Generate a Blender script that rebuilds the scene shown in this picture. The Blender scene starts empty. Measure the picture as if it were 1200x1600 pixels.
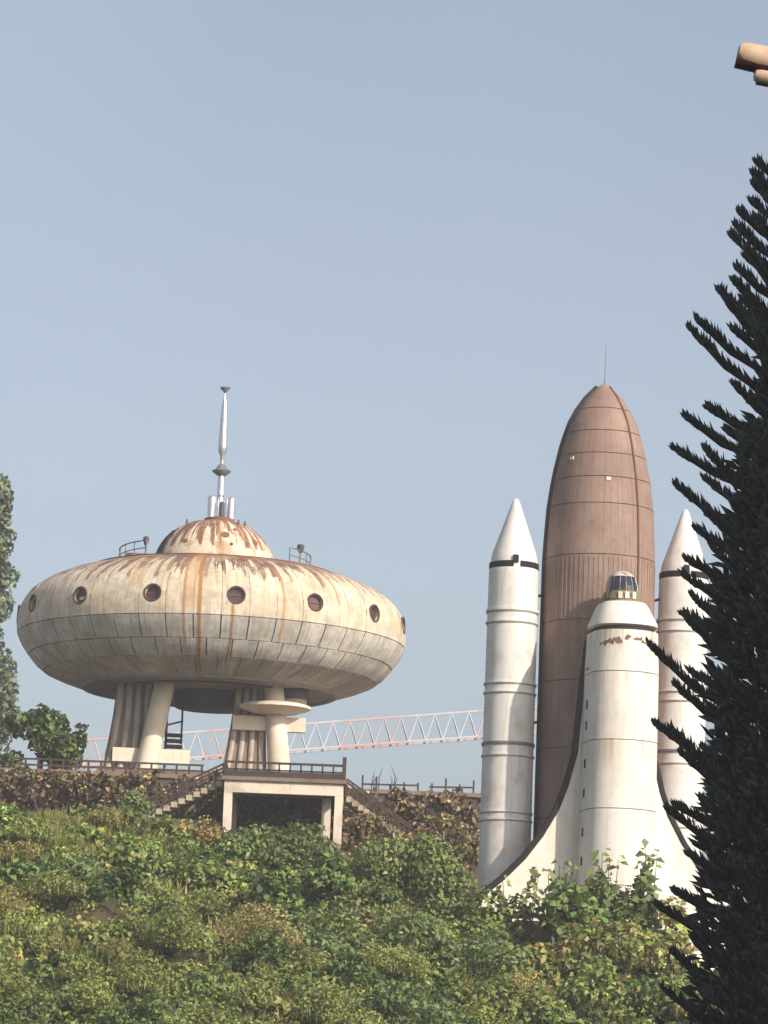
import bpy, math, random
import numpy as np
from mathutils import Vector, Matrix
random.seed(7); RNG = np.random.default_rng(11)
rad = math.radians
scene = bpy.context.scene
COL = scene.collection

# ------------------------------------------------------------------ camera
FPX = 6500.0                       # focal length in photo pixels (1200 x 1600)
PITCH, ROLL = rad(9.83), rad(2.2)
CAM = Vector((0, 0, 1.6))
fwd = Vector((0, math.cos(PITCH), math.sin(PITCH)))
r0 = Vector((1, 0, 0)); u0 = Vector((0, -math.sin(PITCH), math.cos(PITCH)))
RGT = math.cos(ROLL) * r0 + math.sin(ROLL) * u0
UPV = -math.sin(ROLL) * r0 + math.cos(ROLL) * u0
cd = bpy.data.cameras.new('camera'); cam = bpy.data.objects.new('camera', cd); COL.objects.link(cam)
cd.sensor_fit = 'VERTICAL'; cd.sensor_height = 36; cd.lens = 36 * FPX / 1600
cd.clip_start = 0.5; cd.clip_end = 20000
M3 = Matrix((RGT, UPV, -fwd)).transposed()
cam.matrix_world = Matrix.Translation(CAM) @ M3.to_4x4()
scene.camera = cam

# ------------------------------------------------------------------ sky, sun, exposure
SUN_EL, SUN_AZ = rad(31), rad(45)  # sun behind the camera, turned to its right
sdir = Vector((math.sin(SUN_AZ) * math.cos(SUN_EL), -math.cos(SUN_AZ) * math.cos(SUN_EL), math.sin(SUN_EL)))
world = bpy.data.worlds.new('World'); scene.world = world; world.use_nodes = True
wn = world.node_tree.nodes; wl = world.node_tree.links
for n in list(wn): wn.remove(n)
sky = wn.new('ShaderNodeTexSky'); sky.sky_type = 'NISHITA'; sky.sun_disc = False
sky.sun_elevation = SUN_EL; sky.sun_rotation = math.atan2(sdir.x, sdir.y)
sky.air_density = 1.0; sky.dust_density = 3.5; sky.ozone_density = 2.5; sky.altitude = 0
bg = wn.new('ShaderNodeBackground'); bg.inputs['Strength'].default_value = 0.11
wo = wn.new('ShaderNodeOutputWorld')
hs = wn.new('ShaderNodeHueSaturation'); hs.inputs['Saturation'].default_value = 0.59
wl.new(sky.outputs[0], hs.inputs['Color']); 
wc = wn.new('ShaderNodeTexCoord'); wz = wn.new('ShaderNodeTexNoise'); wz.inputs['Scale'].default_value = 5.0; wz.inputs['Detail'].default_value = 5.0   # very thin uneven high haze
wr = wn.new('ShaderNodeMapRange'); wr.inputs['From Min'].default_value = 0.3; wr.inputs['From Max'].default_value = 0.75; wr.inputs['To Min'].default_value = 0.96; wr.inputs['To Max'].default_value = 1.05
wm_ = wn.new('ShaderNodeVectorMath'); wm_.operation = 'SCALE'
wl.new(wc.outputs['Generated'], wz.inputs['Vector']); wl.new(wz.outputs[0], wr.inputs['Value']); wl.new(hs.outputs[0], wm_.inputs[0]); wl.new(wr.outputs[0], wm_.inputs['Scale']); wl.new(wm_.outputs[0], bg.inputs[0]); wl.new(bg.outputs[0], wo.inputs[0])
sl = bpy.data.lights.new('sun', 'SUN'); sl.energy = 3.3; sl.angle = rad(0.6); sl.color = (1.0, 0.88, 0.74)
so = bpy.data.objects.new('sun', sl); COL.objects.link(so)
so.rotation_euler = sdir.to_track_quat('Z', 'Y').to_euler()
so.location = (20, -20, 40)
vs = scene.view_settings
vs.view_transform = 'Standard'; vs.look = 'None'; vs.exposure = 0.55; vs.gamma = 1.0; vs.use_curve_mapping = False
scene.render.engine = 'CYCLES'

# ------------------------------------------------------------------ pixel helpers
def ray(px, py):
    return fwd + RGT * ((px - 600) / FPX) + UPV * ((800 - py) / FPX)
def P(px, py, Y):
    d = ray(px, py); return CAM + d * (Y / d.y)
def scale_at(p): return (p - CAM).dot(fwd) / FPX

# ------------------------------------------------------------------ mesh builder
class MB:
    def __init__(s): s.v = []; s.f = []
    def add(s, verts, faces):
        o = len(s.v); s.v += [tuple(p) for p in verts]; s.f += [tuple(i + o for i in f) for f in faces]; return s
    def box(s, c, d, rot=None):
        x, y, z = d[0] / 2, d[1] / 2, d[2] / 2
        ps = [Vector((sx * x, sy * y, sz * z)) for sz in (-1, 1) for sy in (-1, 1) for sx in (-1, 1)]
        if rot is not None: ps = [rot @ p for p in ps]
        c = Vector(c)
        return s.add([c + p for p in ps], [(0, 2, 3, 1), (4, 5, 7, 6), (0, 1, 5, 4), (2, 6, 7, 3), (0, 4, 6, 2), (1, 3, 7, 5)])
    def bar(s, a, b, w, h=None):      # rectangular bar from a to b
        a, b = Vector(a), Vector(b); d = b - a
        q = d.to_track_quat('X', 'Z').to_matrix()
        return s.box((a + b) / 2, (d.length, w, h or w), q)
    def tube(s, pts, rs, n=12, caps=True):
        pts = [Vector(p) for p in pts]
        if not hasattr(rs, '__len__'): rs = [rs] * len(pts)
        vv = []; ff = []; prev = None
        for i, p in enumerate(pts):
            t = (pts[min(i + 1, len(pts) - 1)] - pts[max(i - 1, 0)]).normalized()
            if prev is None:
                a = t.orthogonal().normalized()
            else:
                a = (prev - t * prev.dot(t)).normalized()
            prev = a; b = t.cross(a)
            for k in range(n):
                an = 2 * math.pi * k / n
                vv.append(p + (a * math.cos(an) + b * math.sin(an)) * rs[i])
        for i in range(len(pts) - 1):
            for k in range(n):
                k2 = (k + 1) % n
                ff.append((i * n + k, i * n + k2, (i + 1) * n + k2, (i + 1) * n + k))
        if caps:
            ff.append(tuple(range(n - 1, -1, -1))); ff.append(tuple((len(pts) - 1) * n + k for k in range(n)))
        return s.add(vv, ff)
    def lathe(s, prof, n=48, a0=0.0, a1=2 * math.pi, c=(0, 0, 0)):
        full = abs(a1 - a0 - 2 * math.pi) < 1e-6
        m = n if full else n + 1; vv = []; ff = []
        for (r, z) in prof:
            for k in range(m):
                an = a0 + (a1 - a0) * k / n
                vv.append((c[0] + r * math.sin(an), c[1] - r * math.cos(an), c[2] + z))
        for i in range(len(prof) - 1):
            for k in range(n):
                k2 = (k + 1) % m
                ff.append((i * m + k, i * m + k2, (i + 1) * m + k2, (i + 1) * m + k))
        return s.add(vv, ff)
    def prism(s, poly, ax, ay, az, h, c=(0, 0, 0)):   # polygon in the ax/ay plane pulled along az by h
        ax, ay, az, c = Vector(ax), Vector(ay), Vector(az), Vector(c); n = len(poly)
        vv = [c + ax * p[0] + ay * p[1] for p in poly] + [c + ax * p[0] + ay * p[1] + az * h for p in poly]
        ff = [tuple(range(n - 1, -1, -1)), tuple(range(n, 2 * n))]
        ff += [(i, (i + 1) % n, n + (i + 1) % n, n + i) for i in range(n)]
        return s.add(vv, ff)
    def mesh(s, name, mat, smooth=35):
        me = bpy.data.meshes.new(name); me.from_pydata(s.v, [], s.f); me.update()
        import bmesh
        bm = bmesh.new(); bm.from_mesh(me); bmesh.ops.recalc_face_normals(bm, faces=bm.faces); bm.to_mesh(me); bm.free()
        if smooth:
            me.shade_smooth(); me.set_sharp_from_angle(angle=rad(smooth))
        if mat: me.materials.append(mat)
        return me
    def build(s, name, mat, parent=None, smooth=35):
        return link(name, s.mesh(name, mat, smooth), parent)
def link(name, me, parent=None, loc=None, rz=0):
    o = bpy.data.objects.new(name, me); COL.objects.link(o)
    if parent: o.parent = parent
    if loc is not None: o.location = loc
    if rz: o.rotation_euler = (0, 0, rz)
    return o
def thing(name, label, cat, loc=(0, 0, 0), rz=0, group=None):
    o = link(name, None, None, loc, rz); o.empty_display_size = 0.3
    return tag(o, label, cat, group)
def tag(o, label=None, cat=None, group=None, kind=None):
    if label: o['label'] = label
    if cat: o['category'] = cat
    if group: o['group'] = group
    if kind: o['kind'] = kind
    return o

# ------------------------------------------------------------------ node helpers
class NT:
    def __init__(s, name):
        s.mat = bpy.data.materials.new(name); s.mat.use_nodes = True
        s.t = s.mat.node_tree; s.N = s.t.nodes; s.L = s.t.links
        for n in list(s.N): s.N.remove(n)
        s.out = s.N.new('ShaderNodeOutputMaterial'); s.b = s.N.new('ShaderNodeBsdfPrincipled')
        s.L.new(s.b.outputs[0], s.out.inputs['Surface'])
    def put(s, sock, v):
        if isinstance(v, bpy.types.NodeSocket): s.L.new(v, sock)
        elif isinstance(v, (tuple, list)) and len(v) == 3 and sock.type == 'RGBA': sock.default_value = (*v, 1)
        else: sock.default_value = v
    def m(s, op, a, b=0.0, c=None, clamp=False):
        n = s.N.new('ShaderNodeMath'); n.operation = op; n.use_clamp = clamp
        s.put(n.inputs[0], a); s.put(n.inputs[1], b)
        if c is not None: s.put(n.inputs[2], c)
        return n.outputs[0]
    def ss(s, x, a, b):
        n = s.N.new('ShaderNodeMapRange'); n.interpolation_type = 'SMOOTHSTEP'
        s.put(n.inputs['Value'], x); n.inputs['From Min'].default_value = a; n.inputs['From Max'].default_value = b
        return n.outputs[0]
    def mix(s, f, a, b, mode='MIX'):
        n = s.N.new('ShaderNodeMix'); n.data_type = 'RGBA'; n.blend_type = mode
        s.put(n.inputs[0], f); s.put(n.inputs[6], a); s.put(n.inputs[7], b); return n.outputs[2]
    def noise(s, vec, scale=1.0, detail=4.0, rough=0.55, dist=0.0):
        n = s.N.new('ShaderNodeTexNoise'); s.put(n.inputs['Vector'], vec)
        n.inputs['Scale'].default_value = scale; n.inputs['Detail'].default_value = detail
        n.inputs['Roughness'].default_value = rough; n.inputs['Distortion'].default_value = dist
        return n.outputs[0]
    def comb(s, x, y, z=0.0):
        n = s.N.new('ShaderNodeCombineXYZ')
        for i, v in enumerate((x, y, z)): s.put(n.inputs[i], v)
        return n.outputs[0]
    def coord(s, obj=None):
        n = s.N.new('ShaderNodeTexCoord')
        if obj: n.object = obj
        return n.outputs['Object']
    def sep(s, v):
        n = s.N.new('ShaderNodeSeparateXYZ'); s.L.new(v, n.inputs[0]); return n.outputs
    def pos(s): return s.N.new('ShaderNodeNewGeometry').outputs['Position']
    def bump(s, h, strength=0.3, dist=0.02):
        n = s.N.new('ShaderNodeBump'); n.inputs['Strength'].default_value = strength; n.inputs['Distance'].default_value = dist
        s.L.new(h, n.inputs['Height']); s.L.new(n.outputs[0], s.b.inputs['Normal'])
    def done(s, color, rough=0.6, metal=0.0, spec=0.3):
        s.put(s.b.inputs['Base Color'], color); s.put(s.b.inputs['Roughness'], rough)
        s.put(s.b.inputs['Metallic'], metal); s.b.inputs['Specular IOR Level'].default_value = spec
        return s.mat

def weathered(name, base, dirt, amount=0.5, scale=1.2, rough=0.65, metal=0.0, streak=0.5, bump=0.15, spec=0.3):
    t = NT(name); p = t.pos(); x, y, z = t.sep(p)[:3]
    n1 = t.noise(p, scale, 5, 0.6)
    n2 = t.noise(t.comb(t.m('MULTIPLY', x, 5), t.m('MULTIPLY', y, 5), t.m('MULTIPLY', z, 0.35)), 1.0, 3)
    f1 = t.ss(n1, 0.45, 0.75); f2 = t.m('MULTIPLY', t.ss(n2, 0.5, 0.75), streak)
    f = t.m('MULTIPLY', t.m('MAXIMUM', f1, f2), amount, clamp=True)
    c = t.mix(f, base, dirt)
    t.bump(t.noise(p, scale * 6, 4), bump, 0.02)
    return t.done(c, rough, metal, spec)

def leaf_material(name, trans=0.3):
    t = NT(name)
    a = t.N.new('ShaderNodeAttribute'); a.attribute_name = 'tint'
    t.put(t.b.inputs['Base Color'], a.outputs['Color']); t.b.inputs['Roughness'].default_value = 0.55
    t.b.inputs['Specular IOR Level'].default_value = 0.25
    tr = t.N.new('ShaderNodeBsdfTranslucent'); t.L.new(a.outputs['Color'], tr.inputs[0])
    mx = t.N.new('ShaderNodeMixShader'); mx.inputs[0].default_value = trans
    t.L.new(t.b.outputs[0], mx.inputs[1]); t.L.new(tr.outputs[0], mx.inputs[2]); t.L.new(mx.outputs[0], t.out.inputs['Surface'])
    return t.mat
LEAF = leaf_material('leaf'); DRYLEAF = leaf_material('dry_leaf', 0.15); NEEDLE = leaf_material('needle', 0.05)
BARK = weathered('bark', (0.10, 0.075, 0.055), (0.04, 0.03, 0.025), 0.7, 3.0, 0.9)
CONC = weathered('pale_concrete', (0.70, 0.61, 0.50), (0.30, 0.24, 0.18), 0.7, 0.8, 0.8)
CONC2 = weathered('mossy_concrete', (0.42, 0.36, 0.26), (0.16, 0.13, 0.09), 0.85, 1.6, 0.9)
CREAM = weathered('cream_paint', (0.74, 0.65, 0.52), (0.42, 0.32, 0.22), 0.55, 0.7, 0.6)
BROWNC = weathered('brown_concrete', (0.22, 0.165, 0.13), (0.10, 0.075, 0.06), 0.7, 1.0, 0.85)
PYLON = weathered('pylon_paint', (0.42, 0.365, 0.315), (0.18, 0.14, 0.115), 0.8, 0.9, 0.75, streak=0.9)
DARK = weathered('dark_recess', (0.035, 0.03, 0.028), (0.06, 0.045, 0.035), 0.5, 1.0, 0.9)
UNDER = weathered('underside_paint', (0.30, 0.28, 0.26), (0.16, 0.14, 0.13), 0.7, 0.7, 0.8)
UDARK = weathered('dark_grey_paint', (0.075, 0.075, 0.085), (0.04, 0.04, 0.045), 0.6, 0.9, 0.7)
IRON = weathered('dark_iron', (0.05, 0.038, 0.034), (0.10, 0.05, 0.03), 0.6, 3.0, 0.7)
RUST = weathered('rust', (0.20, 0.09, 0.055), (0.11, 0.05, 0.035), 0.7, 2.0, 0.85)
STEEL = weathered('galvanised_steel', (0.70, 0.70, 0.72), (0.45, 0.42, 0.42), 0.5, 3.0, 0.35, 0.85)
GREYM = weathered('grey_metal', (0.20, 0.21, 0.24), (0.10, 0.10, 0.12), 0.5, 3.0, 0.5, 0.3)
WHITE = weathered('white_paint', (0.69, 0.665, 0.63), (0.42, 0.36, 0.29), 0.62, 0.9, 0.5, streak=0.8, bump=0.05)
WHITE2 = weathered('orbiter_white', (0.70, 0.655, 0.59), (0.50, 0.41, 0.32), 0.5, 0.4, 0.55, streak=0.9, bump=0.05)
BLACKP = weathered('black_paint', (0.022, 0.018, 0.02), (0.05, 0.038, 0.035), 0.5, 1.5, 0.8, spec=0.1)
GLASS = NT('porthole_glass').done((0.055, 0.028, 0.028), 0.25, 0.0, 0.5)
GLASS2 = NT('porthole_glass_dusty').done((0.10, 0.05, 0.045), 0.5, 0.0, 0.4); GLASS3 = NT('porthole_glass_purple').done((0.06, 0.03, 0.045), 0.3, 0.0, 0.5)
GLASSD = NT('dark_glass').done((0.02, 0.022, 0.03), 0.15, 0.0, 0.5)
TAN = weathered('tan_paint', (0.50, 0.36, 0.26), (0.30, 0.16, 0.09), 0.6, 4.0, 0.6)

# ------------------------------------------------------------------ terrain
CY = [-3000, 0, 120, 138, 150, 165, 175, 184, 190, 205, 213, 222, 262, 420, 650, 9000]
CL = [0, 0, 0.3, 1.4, 4.6, 10.2, 13.7, 16.6, 16.9, 18.2, 21.0, 21.5, 22, 14, 0, 0]
CR = [0, 0, 0.3, 1.2, 3.4, 8.0, 11.0, 12.4, 12.8, 13.0, 13.2, 13.6, 14, 10, 0, 0]
def hfield(x, y):
    x = np.asarray(x, float); y = np.asarray(y, float)
    t = np.clip((x + 2.0) / 9.0, 0, 1); t = t * t * (3 - 2 * t)
    h = np.interp(y, CY, CL) * (1 - t) + np.interp(y, CY, CR) * t
    fall = np.clip((np.abs(x) - 90) / 150, 0, 1); h = h * (1 - fall * fall * (3 - 2 * fall))
    bump = 0.55 * np.sin(x * 0.85 + 1.3) * np.sin(y * 0.53) + 0.35 * np.sin(x * 0.31 + y * 0.43)
    return h + bump * np.clip((y - 140) / 40, 0, 1) * np.clip((221 - y) / 6, 0, 1) + 1.8 * np.clip((-6.5 - x) / 5, 0, 1) * np.clip((y - 165) / 15, 0, 1) * np.clip((205 - y) / 10, 0, 1)
gx = np.concatenate([[-2500, -1000, -500, -300, -200, -150, -110, -80, -60, -45], np.arange(-36, 36.1, 1.0), [45, 60, 80, 110, 150, 200, 300, 500, 1000, 2500]])
gy = np.concatenate([[-2500, -1000, -300, -100, 0, 40, 80, 110, 120, 130, 138, 144], np.arange(150, 232, 1.0), [240, 262, 300, 350, 420, 520, 650, 900, 1500, 2500]])
X, Y = np.meshgrid(gx, gy); Z = hfield(X, Y)
nx, ny = len(gx), len(gy)
vv = np.stack([X, Y, Z], -1).reshape(-1, 3)
ff = [(j * nx + i, j * nx + i + 1, (j + 1) * nx + i + 1, (j + 1) * nx + i) for j in range(ny - 1) for i in range(nx - 1)]
tg = NT('soil_and_grass'); p = tg.pos()
c = tg.mix(tg.ss(tg.noise(p, 0.35, 6), 0.4, 0.62), (0.045, 0.05, 0.02), (0.085, 0.065, 0.035))
tg.bump(tg.noise(p, 3, 5), 0.6, 0.1)
me = bpy.data.meshes.new('terrain'); me.from_pydata(vv.tolist(), [], ff); me.shade_smooth(); me.materials.append(tg.done(c, 0.95))
tag(link('terrain', me), 'overgrown green hillside below the saucer and shuttle', kind='structure')

# ------------------------------------------------------------------ layout anchors
UY = 230.0
UC = P(331, 985, UY); US = scale_at(UC)             # saucer plane centre, metres per pixel there
ZPLAT = UC.z - 240 * US
WALL_Y = 223.6
# plateau block that carries the saucer
ZLOW = ZPLAT - 0.9
pl = MB().box((-17.2, WALL_Y + 26.2, (ZLOW + 12) / 2), (47, 52, ZLOW - 12))
tag(pl.build('plateau', BROWNC, smooth=0), 'raised terrace that carries the saucer', kind='structure')

# ------------------------------------------------------------------ saucer building
ufo = thing('saucer_building', 'weathered cream flying-saucer building with round portholes, rusty dome and silver spire', 'building',
            (UC.x, UY, ZPLAT), math.atan2(UC.x * -1, UY))
ZC = UC.z - ZPLAT
def U(r, z): return (r * US, ZC + z * US)

def hull_material(name, lower=False, roof=False):
    t = NT(name); co = t.coord(ufo); x, y, z = t.sep(co)[:3]
    th = t.m('ARCTAN2', x, t.m('MULTIPLY', y, -1.0))
    zp = t.m('DIVIDE', t.m('SUBTRACT', z, ZC), US)                 # height in photo pixels above the rim
    s1 = t.noise(t.comb(t.m('MULTIPLY', th, 20), t.m('MULTIPLY', zp, 0.014)), 1, 3, 0.6)
    s2 = t.noise(t.comb(t.m('MULTIPLY', th, 9), t.m('MULTIPLY', zp, 0.006), 7.0), 1, 4, 0.65)
    s3 = t.noise(t.comb(t.m('MULTIPLY', th, 55), t.m('MULTIPLY', zp, 0.02), 3.0), 1, 3, 0.6)
    blot = t.noise(co, 0.55, 6, 0.62); fine = t.noise(co, 3.0, 5, 0.6)
    cream = t.mix(t.ss(blot, 0.35, 0.65), (0.58, 0.485, 0.35), (0.66, 0.585, 0.46))
    grey = t.mix(t.ss(blot, 0.35, 0.65), (0.48, 0.468, 0.43), (0.68, 0.65, 0.585))
    lowm = t.ss(zp, -10, -24) if not lower else 1.0
    c = t.mix(lowm, cream, grey)
    c = t.mix(t.m('MULTIPLY', t.ss(s3, 0.45, 0.68), 0.55), c, (0.33, 0.25, 0.17))       # fine dirty runs
    c = t.mix(t.m('MULTIPLY', t.ss(s2, 0.48, 0.66), t.m('MULTIPLY_ADD', t.ss(zp, -26, -8), 0.35, 0.15)), c, (0.50, 0.31, 0.15))       # broad ochre runs
    c = t.mix(t.m('MULTIPLY', t.ss(fine, 0.52, 0.70), 0.42), c, (0.28, 0.22, 0.17))
    gr = t.noise(t.comb(t.m('MULTIPLY', th, 6), t.m('MULTIPLY', zp, 0.03), 11.0), 1, 6, 0.7)
    c = t.mix(t.m('MULTIPLY', t.ss(gr, 0.44, 0.64), 0.6), c, (0.31, 0.29, 0.24))      # lichen-grey patches
    # rust creeping down from the roof in fingers
    drip = t.m('MULTIPLY', t.m('POWER', t.ss(s1, 0.38, 0.62), 1.5), 42.0)
    lim = t.m('SUBTRACT', 80.0, drip)
    rm = t.ss(t.m('SUBTRACT', zp, lim), -3.0, 4.0)
    rustc = t.mix(t.ss(fine, 0.4, 0.65), (0.13, 0.06, 0.04), (0.24, 0.12, 0.07))
    c = t.mix(t.m('MULTIPLY', rm, t.m('MULTIPLY_ADD', t.ss(blot, 0.4, 0.6), 0.35, 0.6)), c, rustc)
    pat = t.m('MULTIPLY', t.ss(t.noise(co, 1.7, 6, 0.7), 0.58, 0.68), t.ss(zp, 10, 60))
    c = t.mix(t.m('MULTIPLY', pat, 0.8), c, rustc)
    # long single runs
    wob = t.m('MULTIPLY', t.m('SUBTRACT', t.noise(t.comb(t.m('MULTIPLY', zp, 0.03), 0.0), 1, 3), 0.5), 0.03)
    for (deg, w, top, bot, k, colr) in ((-8.3, 0.010, 90, -62, 0.75, (0.30, 0.13, 0.05)), (-3.9, 0.013, 92, -95, 0.95, (0.34, 0.15, 0.045)),
                                  (5.6, 0.009, 0, -85, 0.85, (0.32, 0.15, 0.05)), (20.5, 0.010, 60, -55, 0.7, (0.34, 0.17, 0.07)), (-6.2, 0.035, 90, -15, 0.5, (0.50, 0.27, 0.09)),
                                  (-33, 0.009, 88, 30, 0.6, (0.26, 0.13, 0.07)), (39, 0.009, 80, 10, 0.6, (0.26, 0.13, 0.07))):
        d = t.m('ABSOLUTE', t.m('SUBTRACT', t.m('ADD', th, wob), rad(deg)))
        mk = t.m('MULTIPLY', t.ss(d, w * 1.3, w * 0.3), t.m('MULTIPLY', t.ss(zp, bot - 8, bot + 12), t.ss(zp, top + 8, top - 4)))
        c = t.mix(t.m('MULTIPLY', mk, k), c, colr)
    t.bump(t.m('ADD', t.m('MULTIPLY', fine, 0.6), s3), 0.25, 0.03)
    return t.done(c, 0.7, 0.0, 0.25)
HULL = hull_material('saucer_hull')

# profile of the shell (r, z) in pixels, bottom -> top
PROF = [(195, -97), (228, -88.5), (258, -76), (272, -65), (283, -52), (296, -34), (302.5, -19), (304, -4), (303, 12), (297, 29), (285, 47), (262, 64), (230, 78), (190, 89.5), (150, 96), (115, 99.5)]
pr = np.array(PROF, float); seg = np.hypot(*np.diff(pr, axis=0).T); acc = np.concatenate([[0], np.cumsum(seg)])
def prof_at(t): return np.interp(t, acc, pr[:, 0]), np.interp(t, acc, pr[:, 1])
def t_of(i): return acc[i]
# inner dark shell
inn = [((r - 9) * US, ZC + (z + (3 if z < 0 else -6)) * US) for r, z in PROF]
MB().lathe(inn, 90).build('inner_shell', weathered('seam_grime', (0.17, 0.125, 0.09), (0.09, 0.065, 0.05), 0.6, 1.0, 0.9), ufo)
NP = 45; HALF = math.pi / NP
def panel_mesh(name, t0, t1, gap_a, gap_t, nt, na=3, hole=None, th=5.0):
    """curved plate between profile stations; optional round hole (t centre, radius) for a porthole"""
    mb = MB(); t0 += gap_t / 2; t1 -= gap_t / 2
    def pt(a, t, dr=0.0):
        r, z = prof_at(t); r2, z2 = prof_at(t + 1.0)
        tn = np.array([r2 - r, z2 - z]); tn /= np.linalg.norm(tn); n = np.array([tn[1], -tn[0]])
        r, z = r + n[0] * dr, z + n[1] * dr
        return (r * US * math.sin(a), -r * US * math.cos(a), ZC + z * US)
    def amax(t): return HALF - gap_a / 2 / prof_at(t)[0]
    if hole is None:
        ts = np.linspace(t0, t1, nt + 1); vs_ = []; fs = []
        for t in ts:
            for k in range(na + 1): vs_.append(pt(amax(t) * (2 * k / na - 1), t))
        m = na + 1
        for i in range(nt):
            for k in range(na): fs.append((i * m + k, i * m + k + 1, (i + 1) * m + k + 1, (i + 1) * m + k))
        rim = [k for k in range(m)] + [i * m + na for i in range(1, nt + 1)] + [nt * m + k for k in range(na - 1, -1, -1)] + [i * m for i in range(nt - 1, 0, -1)]
        rt = [(amax(t0) * (2 * k / na - 1), t0) for k in range(m)] + [(amax(ts[i]), ts[i]) for i in range(1, nt + 1)] + [(amax(t1) * (2 * k / na - 1), t1) for k in range(na - 1, -1, -1)] + [(-amax(ts[i]), ts[i]) for i in range(nt - 1, 0, -1)]
        o = len(vs_); vs_ += [pt(a, t, -th) for a, t in rt]; q = len(rim)
        fs += [(rim[i], o + i, o + (i + 1) % q, rim[(i + 1) % q]) for i in range(q)]
        mb.add(vs_, fs)
    else:
        tc, hr = hole; K = 28; rings = [0, 0.3, 0.65, 1.0]; Rm = prof_at(tc)[0]; vs_ = []; fs = []
        def cell(u, v): return pt(u / Rm, v)
        # plate around the hole, then the rest of the strip above and below
        tb0, tb1 = tc - 26, tc + 26
        for q in rings:
            for k in range(K):
                an = 2 * math.pi * k / K; cx, cy = math.cos(an), math.sin(an)
                h = amax(tc) * Rm; lim = min(h / max(abs(cx), 1e-6), 26 / max(abs(cy), 1e-6))
                R = hr * (1 - q) + lim * q
                u, v = cx * R, tc + cy * R
                vs_.append(cell(u, v))
        for i in range(3):
            for k in range(K):
                k2 = (k + 1) % K; fs.append((i * K + k, i * K + k2, (i + 1) * K + k2, (i + 1) * K + k))
        mb.add(vs_, fs)
        o = [cell(math.cos(2 * math.pi * k / K) * hr, tc + math.sin(2 * math.pi * k / K) * hr) for k in range(K)]
        i_ = [pt(math.cos(2 * math.pi * k / K) * hr / Rm, tc + math.sin(2 * math.pi * k / K) * hr, -8) for k in range(K)]
        mb.add(o + i_, [(k, (k + 1) % K, K + (k + 1) % K, K + k) for k in range(K)])
        for (ta, tb, n_) in ((t0, tb0, 2), (tb1, t1, 6)):
            ts = np.linspace(ta, tb, n_ + 1); vs_ = []; fs = []
            for t in ts:
                a = min(amax(t), amax(tc) * 1.0) if False else amax(t)
                for k in range(na + 1): vs_.append(pt(a * (2 * k / na - 1), t))
            m = na + 1
            for i in range(n_):
                for k in range(na): fs.append((i * m + k, i * m + k + 1, (i + 1) * m + k + 1, (i + 1) * m + k))
            mb.add(vs_, fs)
    return mb.mesh(name, HULL, 30)
PH0 = 6.5                                             # azimuth of the porthole nearest the axis, degrees
TC = float(np.interp(12, pr[5:11, 1], acc[5:11]))     # porthole centre on the profile
bands = [(t_of(0), t_of(2), 1.3, 1.6, 3), (t_of(2), t_of(4), 1.8, 2.2, 4), (t_of(4), t_of(6), 2.0, 1.6, 4)]
for bi, (a, b, ga, gt, nt) in enumerate(bands):
    me = panel_mesh('panel', a, b, ga, gt, nt)
    n_ = NP if bi else 45
    for k in range(n_):
        link('panel', me, ufo, rz=rad(PH0) + k * 2 * HALF + (HALF if bi == 1 else 0))
mp = panel_mesh('panel', t_of(6), t_of(13), 0.5, 1.2, 10)
mh = panel_mesh('panel', t_of(6), t_of(13), 0.5, 1.2, 10, hole=(TC, 12.0))
for k in range(NP):
    link('panel', mh if k % 3 == 0 else mp, ufo, rz=rad(PH0) + k * 2 * HALF)
# rusty roof deck and rim flashing
roof = [U(r, z) for r, z in ((190, 88.5), (150, 96), (115, 99.5), (80, 101))]
MB().lathe(roof, 90).build('roof_deck', HULL, ufo)
MB().lathe([U(192, 86), U(193, 90.5), U(187, 91.5), U(186, 88)], 90).build('roof_rim', RUST, ufo)
# underside
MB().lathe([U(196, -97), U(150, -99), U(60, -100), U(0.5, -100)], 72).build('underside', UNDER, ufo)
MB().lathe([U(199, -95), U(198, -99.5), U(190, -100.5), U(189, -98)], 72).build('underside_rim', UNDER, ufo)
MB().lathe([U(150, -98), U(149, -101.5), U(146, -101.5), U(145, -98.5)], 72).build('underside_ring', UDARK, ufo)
MB().lathe([U(62, -99), U(62, -122), U(58, -124), U(0.5, -124)], 48, c=(8 * US, -2 * US, 0)).build('shade_drum', UDARK, ufo)  # dark drum painted in for the shadowed middle of the disc
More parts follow.
